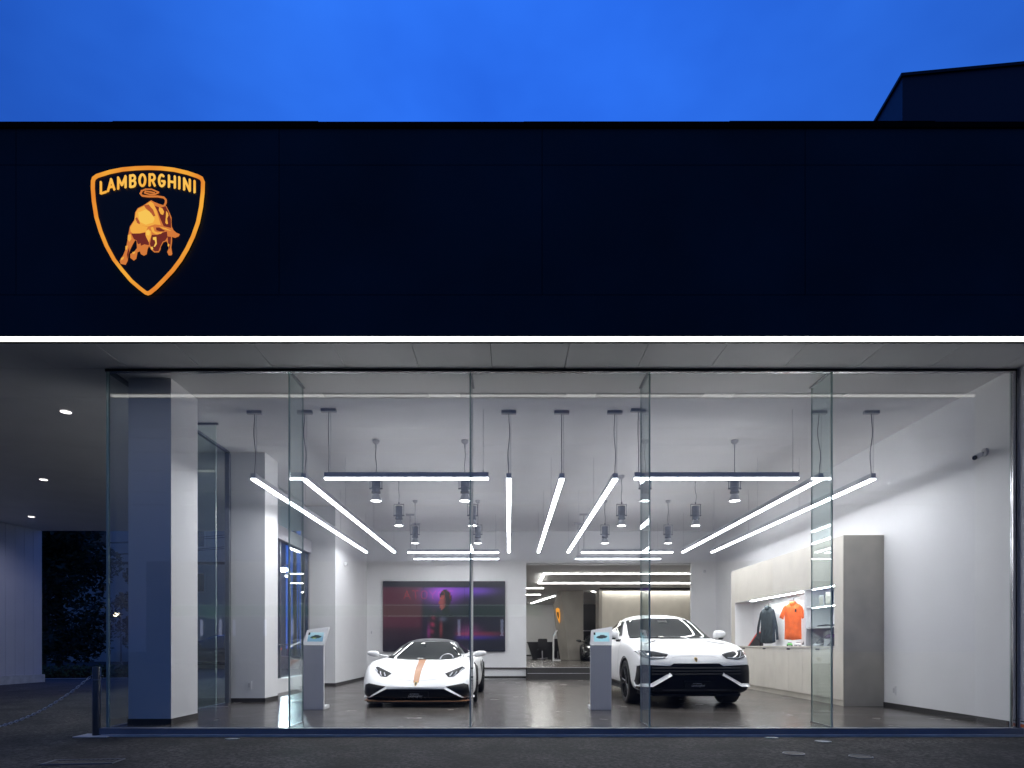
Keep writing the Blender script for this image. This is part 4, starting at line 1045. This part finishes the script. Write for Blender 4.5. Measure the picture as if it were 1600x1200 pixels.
lt.build('lettering', grad_emis('letter_glow', (.95,.42,.05), (1.0,.62,.12), 1.0), SG)
# the bull in flat coloured layers
def bp(x, y): return loc2(W(180 + x/8.57, 280 + y/8.57, 7.01))
bull_root = None
BC = dict(mid=(.68,.20,.045), hi=(.93,.43,.065), dark=(.16,.025,.02), lo=(.45,.10,.035), brt=(.97,.58,.10))
BM = {k: emis('bull_'+k, c, .95) for k, c in BC.items()}
def layer(name, poly, k, depth, parent):
    m = MB(); P = [bp(*p) for p in poly]
    bm = bmesh.new(); f = bm.faces.new([bm.verts.new((p[0], -.062-depth*.004, p[1])) for p in P]); bm.normal_update()
    if f.normal.y > 0: f.normal_flip()
    ex = bmesh.ops.extrude_face_region(bm, geom=[f]); vs_ = [g for g in ex['geom'] if isinstance(g, bmesh.types.BMVert)]
    bmesh.ops.translate(bm, vec=(0,-.0035,0), verts=vs_); bmesh.ops.triangulate(bm, faces=bm.faces); bmesh.ops.recalc_face_normals(bm, faces=bm.faces)
    me = bpy.data.meshes.new(name); bm.to_mesh(me); bm.free(); me.materials.append(BM[k]); o = bpy.data.objects.new(name, me); link(o); o.parent = parent; return o
sil = [(470,268),(510,290),(580,318),(640,335),(672,345),(700,400),(722,450),(742,500),(740,560),(745,620),(770,670),(810,705),(852,722),(840,748),(790,770),(748,758),(748,820),(738,900),(752,985),(740,1005),(705,1005),(685,960),(705,920),(700,860),(672,815),(632,830),(598,890),(592,930),(570,965),(510,965),(470,930),(440,880),(420,920),(408,990),(370,1010),(332,990),(318,950),(285,962),(268,1050),(235,1075),(190,1040),(190,990),(240,960),(280,910),(275,820),(255,800),(225,850),(190,920),(162,1000),(152,1080),(125,1132),(60,1120),(48,1080),(92,1010),(130,920),(150,820),(165,720),(185,620),(245,530),(256,430),(290,375),(370,335),(420,300)]
BULL = layer('bull_emblem', sil, 'mid', 0, SG)
lay = [('hi',1,[(460,285),(500,310),(540,400),(570,500),(600,602),(520,592),(430,622),(330,602),(248,545),(268,430),(302,385),(400,335)]),
 ('hi',1,[(245,548),(330,604),(425,628),(400,690),(320,712),(230,718),(196,690),(190,640)]),
 ('brt',2,[(300,440),(400,400),(480,440),(520,520),(500,570),(400,600),(320,560)]),
 ('lo',2,[(262,520),(285,500),(318,560),(325,592),(290,580)]), ('lo',2,[(380,345),(440,330),(500,400),(530,480),(505,490),(450,420),(400,380)]),
 ('dark',1,[(520,345),(600,372),(665,350),(700,420),(735,520),(738,640),(640,618),(592,512),(560,420)]),
 ('dark',1,[(205,718),(320,716),(395,705),(400,760),(440,830),(440,872),(380,860),(330,880),(290,850),(278,810),(240,790)]),
 ('mid',2,[(300,870),(330,850),(345,930),(400,900),(400,970),(360,990),(330,960)]),
 ('dark',1,[(480,735),(560,735),(640,700),(682,690),(690,760),(660,810),(625,825),(595,885),(570,950),(520,955),(480,920),(455,860)]),
 ('hi',2,[(398,690),(440,660),(474,690),(476,740),(442,835),(400,745)]), ('brt',3,[(410,690),(440,675),(462,700),(450,750),(415,740)]),
 ('hi',2,[(468,640),(500,632),(520,690),(565,706),(625,698),(605,722),(535,728),(490,700)]),
 ('dark',2,[(540,640),(600,640),(660,665),(650,690),(590,690),(545,675)]),
 ('mid',3,[(570,630),(640,645),(700,655),(752,680),(812,720),(835,740),(790,755),(735,738),(690,690),(640,672)]),
 ('hi',4,[(590,634),(680,655),(750,690),(700,680),(640,662)]),
 ('hi',3,[(585,370),(630,388),(650,430),(636,472),(606,462),(580,412)]), ('hi',3,[(680,420),(703,450),(708,480),(690,520),(702,590),(685,598),(668,580),(675,500)]),
 ('brt',3,[(500,775),(545,768),(552,860),(530,895),(512,900),(535,850),(525,810),(503,805)]),
 ('hi',2,[(165,740),(200,730),(210,790),(180,830),(160,800)]), ('dark',2,[(150,1000),(160,960),(178,910),(180,960),(152,1060)]),
 ('hi',2,[(132,890),(160,880),(150,930),(130,940)]), ('hi',2,[(225,970),(262,960),(255,985),(225,995)]), ('hi',2,[(70,1050),(110,1030),(100,1060),(70,1080)]),
 ('dark',2,[(695,760),(740,765),(735,850),(720,930),(705,880)]), ('hi',3,[(700,850),(722,870),(715,900),(700,890)]), ('brt',3,[(470,905),(495,900),(505,930),(485,940)])]
nm = {'hi': 'highlight', 'brt': 'highlight', 'dark': 'shadow_shape', 'lo': 'shadow_shape', 'mid': 'tone_shape'}
for k, dpt, poly in lay: layer(nm[k], poly, k, dpt, BULL)
tl = MB(); tpts = [(645,345),(668,300),(668,262),(640,232),(560,218),(430,218),(350,208),(328,180),(345,145),(400,122),(480,124),(575,165),(520,192),(450,192),(385,172),(400,150),(470,160),(520,172)]
stroke(tl, [bp(*p) for p in tpts[:9]], .020, -.068, .004, lambda p, y: (p[0], y, p[1])); stroke(tl, [bp(*p) for p in tpts[8:]], .014, -.070, .004, lambda p, y: (p[0], y, p[1]))
tl.build('tail', BM['mid'], BULL)
# ------------------------------------------------------------------ rooftop block on the right
o = thing('rooftop_block', 'dark blue rooftop block rising above the right end of the fascia', 'building', (0,0,0))
d0 = 13.0; A_ = W(1410, 116, d0); zt = A_.z; Bp = W(1600, 98, F*(zt-CZ)/(HY-98)); Cp = W(1366, 191, F*(zt-CZ)/(HY-191))
a = Vector((A_.x, A_.y, 0)); b = Vector((Bp.x, Bp.y, 0)); c = Vector((Cp.x, Cp.y, 0))
u = (b-a).normalized(); v = (c-a).normalized()
MB().prism([(0,0),(14,0),(14,9),(0,9)], (a.x,a.y,4.95), u, v, (0,0,zt-4.95-.06)).build('wall', mat('rooftop_cladding', (.010,.018,.05), .6), o)
MB().prism([(-.04,-.04),(14.04,-.04),(14.04,9.04),(-.04,9.04)], (a.x,a.y,zt-.06), u, v, (0,0,.06)).build('coping', M['navy'], o)
s_m = MB()
for i in range(3, 30, 9): s_m.prism([(-.012, .25+.3*i),(-.0,.25+.3*i),(-.0,.27+.3*i),(-.012,.27+.3*i)], (a.x,a.y,4.96), u, v, (0,0,zt-5.04))
for i in []: s_m.prism([(i*1.0,-.012),(i*1.0+.02,-.012),(i*1.0+.02,0),(i*1.0,0)], (a.x,a.y,4.96), u, v, (0,0,zt-5.04))
s_m.build('cladding_rib', M['navy'], o)
# ------------------------------------------------------------------ bollard, chain, covers
bx0 = W(151, 1150, 7.86); bx_, by_ = bx0.x, bx0.y
def bollard(label, x, y):
    o = thing('bollard', label, 'bollard', (x, y, GZ), 0, 'bollards')
    MB().lathe([(0,.012),(.047,.012),(.047,.86),(.042,.872),(0,.873)], (0,0,0), n=28).build('post', M['postmetal'], o, smooth=True)
    MB().lathe([(.0485,.70),(.0505,.70),(.0505,.72),(.0485,.72)], (0,0,0), n=28).build('collar', M['darkmetal'], o, smooth=True)
    for s in (-1, 1):
        ring = [(s*(.066 + .018*cos(t)), 0, .745 + .018*sin(t)) for t in [2*pi*i/12 for i in range(13)]]
        MB().tube(ring, .004, 5).build('ring', M['steel'], o)
    MB().box(-.21,.21,-.14,.14,0.0,.012).build('base_plate', M['kerb'], o, bevel=.003)
bollard('steel bollard on a square base plate at the left corner of the glass', bx_, by_)
p0 = Vector((bx_-.085, by_, .64)); p1 = Vector((-7.5, -1.05, .62))
ch = MB(); n = 86
def cat(t): p = p0.lerp(p1, t); return Vector((p.x, p.y, p.z - 4*.60*t*(1-t)))
for k in range(n):
    a, b = cat(k/n), cat((k+1)/n); m_ = (a+b)/2; d = (b-a).normalized(); w1 = Vector((0,0,1)).cross(d).normalized() if k % 2 else d.cross(Vector((0,0,1)).cross(d)).normalized()
    ln = (b-a).length*.72; pts = [m_ + d*(ln*cos(t)) + w1*(.0105*sin(t)) for t in [2*pi*i/10 for i in range(11)]]
    ch.tube(pts, .0042, 4)
tag(ch.build('chain', mat('galvanised_chain', (.80,.80,.80), .5, metal=.1)), 'thin steel chain sagging from the bollard towards the left edge', 'chain')
bollard('steel bollard outside the left edge holding the far end of the chain', -7.585, -1.05)
def cover(label, px, py, r, mt, nm='drain_cover'):
    d = F*(CZ-GZ)/(py-HY); p = W(px, py, d)
    o = thing(nm, label, 'cover', (p.x, p.y, GZ), 0)
    MB().lathe([(0,.006),(r*.86,.006),(r*.88,.004)], (0,0,0), n=28).build('lid', mt, o)
    MB().lathe([(r*.90,.004),(r*.90,.009),(r,.009),(r,.001)], (0,0,0), n=28).build('rim', M['darkmetal'], o)
    return o
pal = mat('pale_cover', (.36,.37,.38), .55, noise=.2, scale=20); dkc = mat('iron_cover', (.10,.095,.09), .6, noise=.4, scale=25, bump=.5)
cover('small pale round cover on the asphalt below the left column', 363, 1155, .085, pal)
cover('small pale round cover near the kerb right of centre, nearer the glass', 1205, 1153, .085, pal)
cover('small pale round cover near the kerb, lower right of its twin', 1286, 1159, .09, pal)
cover('dark iron cover in the foreground, left one of the two', 1240, 1178, .11, dkc)
cover('dark iron cover in the foreground at the right', 1345, 1183, .115, dkc)
o = thing('drain_grate', 'dark rectangular drain grate at the bottom left of the asphalt', 'grate', (*W(130, 1191, 6.11).xy, GZ), R(6))
gm = MB()
for i in range(14): gm.box(-.30+.045*i, -.28+.045*i, -.10, .10, .002, .008)
gm.build('bar', dkc, o); MB().box(-.33,.33,-.125,-.105,.001,.010).box(-.33,.33,.105,.125,.001,.010).box(-.33,-.305,-.105,.105,.001,.01).box(.32,.33,-.105,.105,.001,.01).build('frame', M['darkmetal'], o)
tag(MB().prism([(1.6,-2.9),(9,-1.55),(9,-1.75),(1.6,-3.1)], (0,0,GZ), (1,0,0), (0,1,0), (0,0,.004)).build('pavement_line', mat('worn_line_paint', (.25,.25,.26), .8, noise=.4, scale=8)), kind='structure')
tag(MB().prism([(-30,10.0),(-12.7,13.62),(-12.7,13.72),(-30,10.1)], (0,0,GZ), (1,0,0), (0,1,0), (0,0,.006)).build('pavement_line.001', M['kerb']), kind='structure')
o = thing('warning_label', 'small white and orange sticker low on the right pier', 'sticker', (6.449, -.10, -.0))
MB().box(-.003,0,-.045,.045,.0,.10).build('backing', M['white'], o); MB().box(-.0045,-.0032,-.035,.035,.01,.05).build('print_patch', mat('orange_print', (.6,.12,.03), .6), o); MB().box(-.0045,-.0032,-.035,.035,.075,.092).build('print_patch', M['black'], o)

# ------------------------------------------------------------------ trees, hedge
def leaf_cloud(m, c, rx, rz, n, size, rr):
    for _ in range(n):
        while True:
            p = Vector((rr.uniform(-1,1), rr.uniform(-1,1), rr.uniform(-1,1)))
            if .25 < p.length < 1: break
        q = Vector((c[0]+p.x*rx, c[1]+p.y*rx, c[2]+p.z*rz)); a = Vector((rr.gauss(0,1), rr.gauss(0,1), rr.gauss(0,.6))).normalized(); b = a.orthogonal().normalized(); s = size*rr.uniform(.6,1.4)
        m.add([q-a*s, q+b*s*.5, q+a*s, q-b*s*.5], [(0,1,2,3)])
def tree(label, x, y, h, r, seed, n=26):
    rr = random.Random(seed); o = thing('tree', label, 'tree', (x, y, GZ), 0, 'trees beyond the canopy')
    t = MB(); t.tube([(0,0,0),(.05,.03,h*.2),(-.05,0,h*.45),(.04,.05,h*.7)], .16, 8)
    cr = MB(); 
    for k in range(n):
        a = rr.uniform(0, 6.28); zz = rr.uniform(.10, .98); rad = r*(1-.55*abs(zz-.35))*rr.uniform(.2,.85)
        c = (cos(a)*rad, sin(a)*rad, h*zz); t.cyl((0,0,h*zz*.75), c, .05, .015, n=5, caps=False); leaf_cloud(cr, c, r*.42*rr.uniform(.7,1.2), h*.085, 330, .11, rr)
    t.build('trunk', M['bark'], o, smooth=True); cr.build('crown', M['foliage'], o)
tree('dark leafy tree filling the gap beside the panel wall', -19.3, 17.9, 9.5, 2.3, 3, 46)
tree('dark tree left of and behind the first one', -22.6, 23.5, 10.0, 2.6, 5, 46)
tree('dark tree farther behind the driveway, seen through the corner glass', -20.6, 27.5, 6.4, 1.5, 8, 26)
hg = MB(); rr = random.Random(4)
for k in range(26): leaf_cloud(hg, (-21.5 + k*.34, 12.35 + k*.07 + rr.uniform(-.1,.1), .13), .40, .24, 190, .05, rr)
o = thing('hedge', 'low clipped hedge under the trees behind the driveway', 'hedge', (0,0,0)); hg.build('foliage', M['foliage2'], o)
MB().prism([(-21.7,12.25),(-12.7,14.1),(-12.7,14.25),(-21.7,12.4)], (0,0,GZ), (1,0,0), (0,1,0), (0,0,.30)).build('stem', M['bark'], o)
# ------------------------------------------------------------------ houses beyond
hw = mat('house_render', (.42,.44,.46), .8, noise=.05, scale=.6); rfm = mat('house_roof', (.06,.06,.07), .7)
def house(label, x0, x1, y0, y1, h, wins):
    o = thing('house', label, 'building', ((x0+x1)/2, y0, GZ)); X = o.location.x
    MB().box(x0-X, x1-X, 0, y1-y0, 0, h).build('wall', hw, o); MB().box(x0-X-.3, x1-X+.3, -.3, y1-y0+.3, h+.001, h+.25).build('roof', rfm, o)
    MB().box(x0-X-.02, x1-X+.02, -.06, -.001, h*.62, h*.62+.18).build('band', rfm, o)
    for (wx, wz, ww, wh, litv) in wins:
        f = MB().box(wx-ww/2-.06-X, wx+ww/2+.06-X, -.05, -.001, wz-wh/2-.06, wz+wh/2+.06).build('window', M['grey'], o)
        MB().box(wx-ww/2-X, wx+ww/2-X, -.06, -.051, wz-wh/2, wz+wh/2).build('pane', emis('lit_window', (1,.72,.42), litv) if litv else M['carglass'], f)
house('pale three storey house beyond the trees with a few lit windows', -40, -18.5, 34, 44, 10.5, [(-27.3,8.4,1.2,1.3,0),(-27.2,5.0,.5,.5,0),(-24.0,5.3,1.2,1.2,0),(-21.0,5.3,1.2,1.2,0),(-21.0,8.3,1.2,1.2,0),(-27.0,2.6,.25,1.1,0),(-32,5.3,1.2,1.2,0)])
house('low dark house at the far end of the street seen through the side glass', -17.5, -13.2, 46, 54, 5.2, [(-16,3.2,1.1,1.1,.3),(-14.3,3.2,1.1,1.1,0)])
# low wall in pale concrete with a white coping beyond the side door
o = thing('boundary_wall', 'pale low boundary wall beyond the side door', 'wall', (-13.0, 22, GZ)); MB().box(-4.2,3.0,0,.2,0,.55).build('wall', M['kerb'], o); MB().box(-4.25,3.05,-.03,.23,.551,.60).build('coping', M['white'], o)
# parked dark car
suv('dark parked car with a red tail lamp seen through the side glass', (-16.2, 21.4, GZ), R(-78), M['carblack'], False)
# ------------------------------------------------------------------ street lamps
def lamp(label, px, py, d, r, st, colr, watts=0):
    p = W(px, py, d); o = thing('street_lamp', label, 'lamp', (p.x, p.y, GZ), 0)
    hgt = p.z - GZ
    MB().cyl((.25,0,0),(.25,0,hgt+.25),.06,.04,n=10).build('pole', M['darkmetal'], o); MB().tube([(.25,0,hgt+.2),(.12,0,hgt+.24),(0,0,hgt+.14)], .025, 6).build('arm', M['darkmetal'], o)
    MB().lathe([(.02,r+.05),(r*.9,r*.6),(r,r*.45)], (0,0,hgt), n=16).build('shade', M['grey'], o)
    MB().lathe([(r*cos(t), r*.75*sin(t)) for t in [(-.5+i/12)*pi for i in range(11)]], (0,0,hgt), n=16).build('bulb', emis('lamp_bulb', colr, st), o, smooth=True)
    if watts:
        l = bpy.data.lights.new('lamp_light', 'SPOT'); l.energy = watts; l.color = (.72,.92,1); l.shadow_soft_size = .12; l.spot_size = R(46); l.spot_blend = .25
        lo = bpy.data.objects.new('lamp_light', l); link(lo); lo.parent = o; lo.location = (0, -.2, hgt-.35); lo.rotation_euler = (Vector((-3.2, 5.5, 0)) - Vector((p.x, p.y-.2, hgt-.35))).to_track_quat('-Z', 'Y').to_euler()
lamp('very bright white street lamp seen between the second and third columns', 443, 890, 30, .16, 60, (.8,.95,1), 1500)
lamp('smaller lamp just below the brightest street lamp', 448, 900, 42, .12, 8, (.9,.95,1))
lamp('small round lamp seen through the corner glass at the left', 182, 960, 33, .16, 6, (1,.85,.6))
lamp('small lamp behind the second glass fin', 461, 916, 42, .11, 8, (.9,.95,1))
# overhead wires beyond and utility pole
o = thing('utility_pole', 'dark utility pole with overhead wires seen through the side glass', 'pole', (-14.0, 33, GZ))
MB().cyl((0,0,0),(0,0,9.5),.15,.10,n=10).build('pole', M['bark'], o); MB().box(-.9,.9,-.05,.05,8.6,8.7).box(-.7,.7,-.05,.05,7.9,8.0).build('crossarm', M['darkmetal'], o)
wr = MB()
for k in range(4):
    z = 8.75 - (.75 if k > 1 else 0); x = (-.8, .8, -.6, .6)[k]
    wr.tube([(x - 30*t, -6*t*0, z - 4*1.0*t*(1-t)) for t in [i/10 for i in range(11)]], .02, 4); wr.tube([(x + 8*t, 20*t, z - 2*t*(1-t)) for t in [i/8 for i in range(9)]], .02, 4)
wr.build('wire', M['black'], o)
# ------------------------------------------------------------------ across the street (mirrored in the front glass)
o = thing('street_shop', 'shop across the street mirrored in the glass, with red letters and a green band', 'building', (0, -30, GZ))
MB().box(-22, 16, -8, 0, 0, 6.2).build('wall', mat('shop_wall', (.10,.10,.11), .8), o)
MB().box(-20.3, 2, .02, .10, 2.85, 3.55).build('sign_band', emis('green_band', (.02,.45,.16), .28), o)
MB().box(-20.3, 2, .102, .12, 3.50, 3.56).box(-20.3, 2, .102, .12, 2.84, 2.90).build('band_edge', emis('band_edge_light', (.7,.9,.8), .6), o)
lt = MB(); xx = -3.55
for ch in 'TOYOTA':
    for sk in GL[ch]: stroke(lt, [(-(x-.5)*.36 + xx, (z-.5)*.46) for x, z in sk], .065, .20, -.05, lambda p, y: (p[0], y, 4.15 + p[1]))
    xx -= .52
lt.build('red_lettering', emis('red_letters', (1,.06,.05), 1.2), o)
for i, x in enumerate((-17.9, -16.8, -16.0, -14.2, -12.6, -2.9, -.4)):
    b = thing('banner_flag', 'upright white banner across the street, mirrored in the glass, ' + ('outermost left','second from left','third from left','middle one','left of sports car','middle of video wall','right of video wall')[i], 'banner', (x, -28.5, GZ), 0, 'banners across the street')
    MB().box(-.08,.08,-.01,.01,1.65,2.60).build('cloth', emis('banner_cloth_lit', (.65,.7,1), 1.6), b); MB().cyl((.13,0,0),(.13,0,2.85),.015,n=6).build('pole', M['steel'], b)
for i, (z, y) in enumerate(((11.4,-22),(10.6,-22),(9.6,-21),(9.0,-21),(8.1,-20),(7.6,-20))):
    tag(MB().tube([(-40+8*k, y, z+.35*sin(i)+ .006*(k-5)**2) for k in range(11)], .03, 4).build('overhead_wire', M['black']), 'black overhead wire along the street, mirrored in the glass, ' + ('the highest','second highest','upper of the middle pair','lower of the middle pair','second lowest','the lowest')[i], 'wire', 'overhead wires along the street')
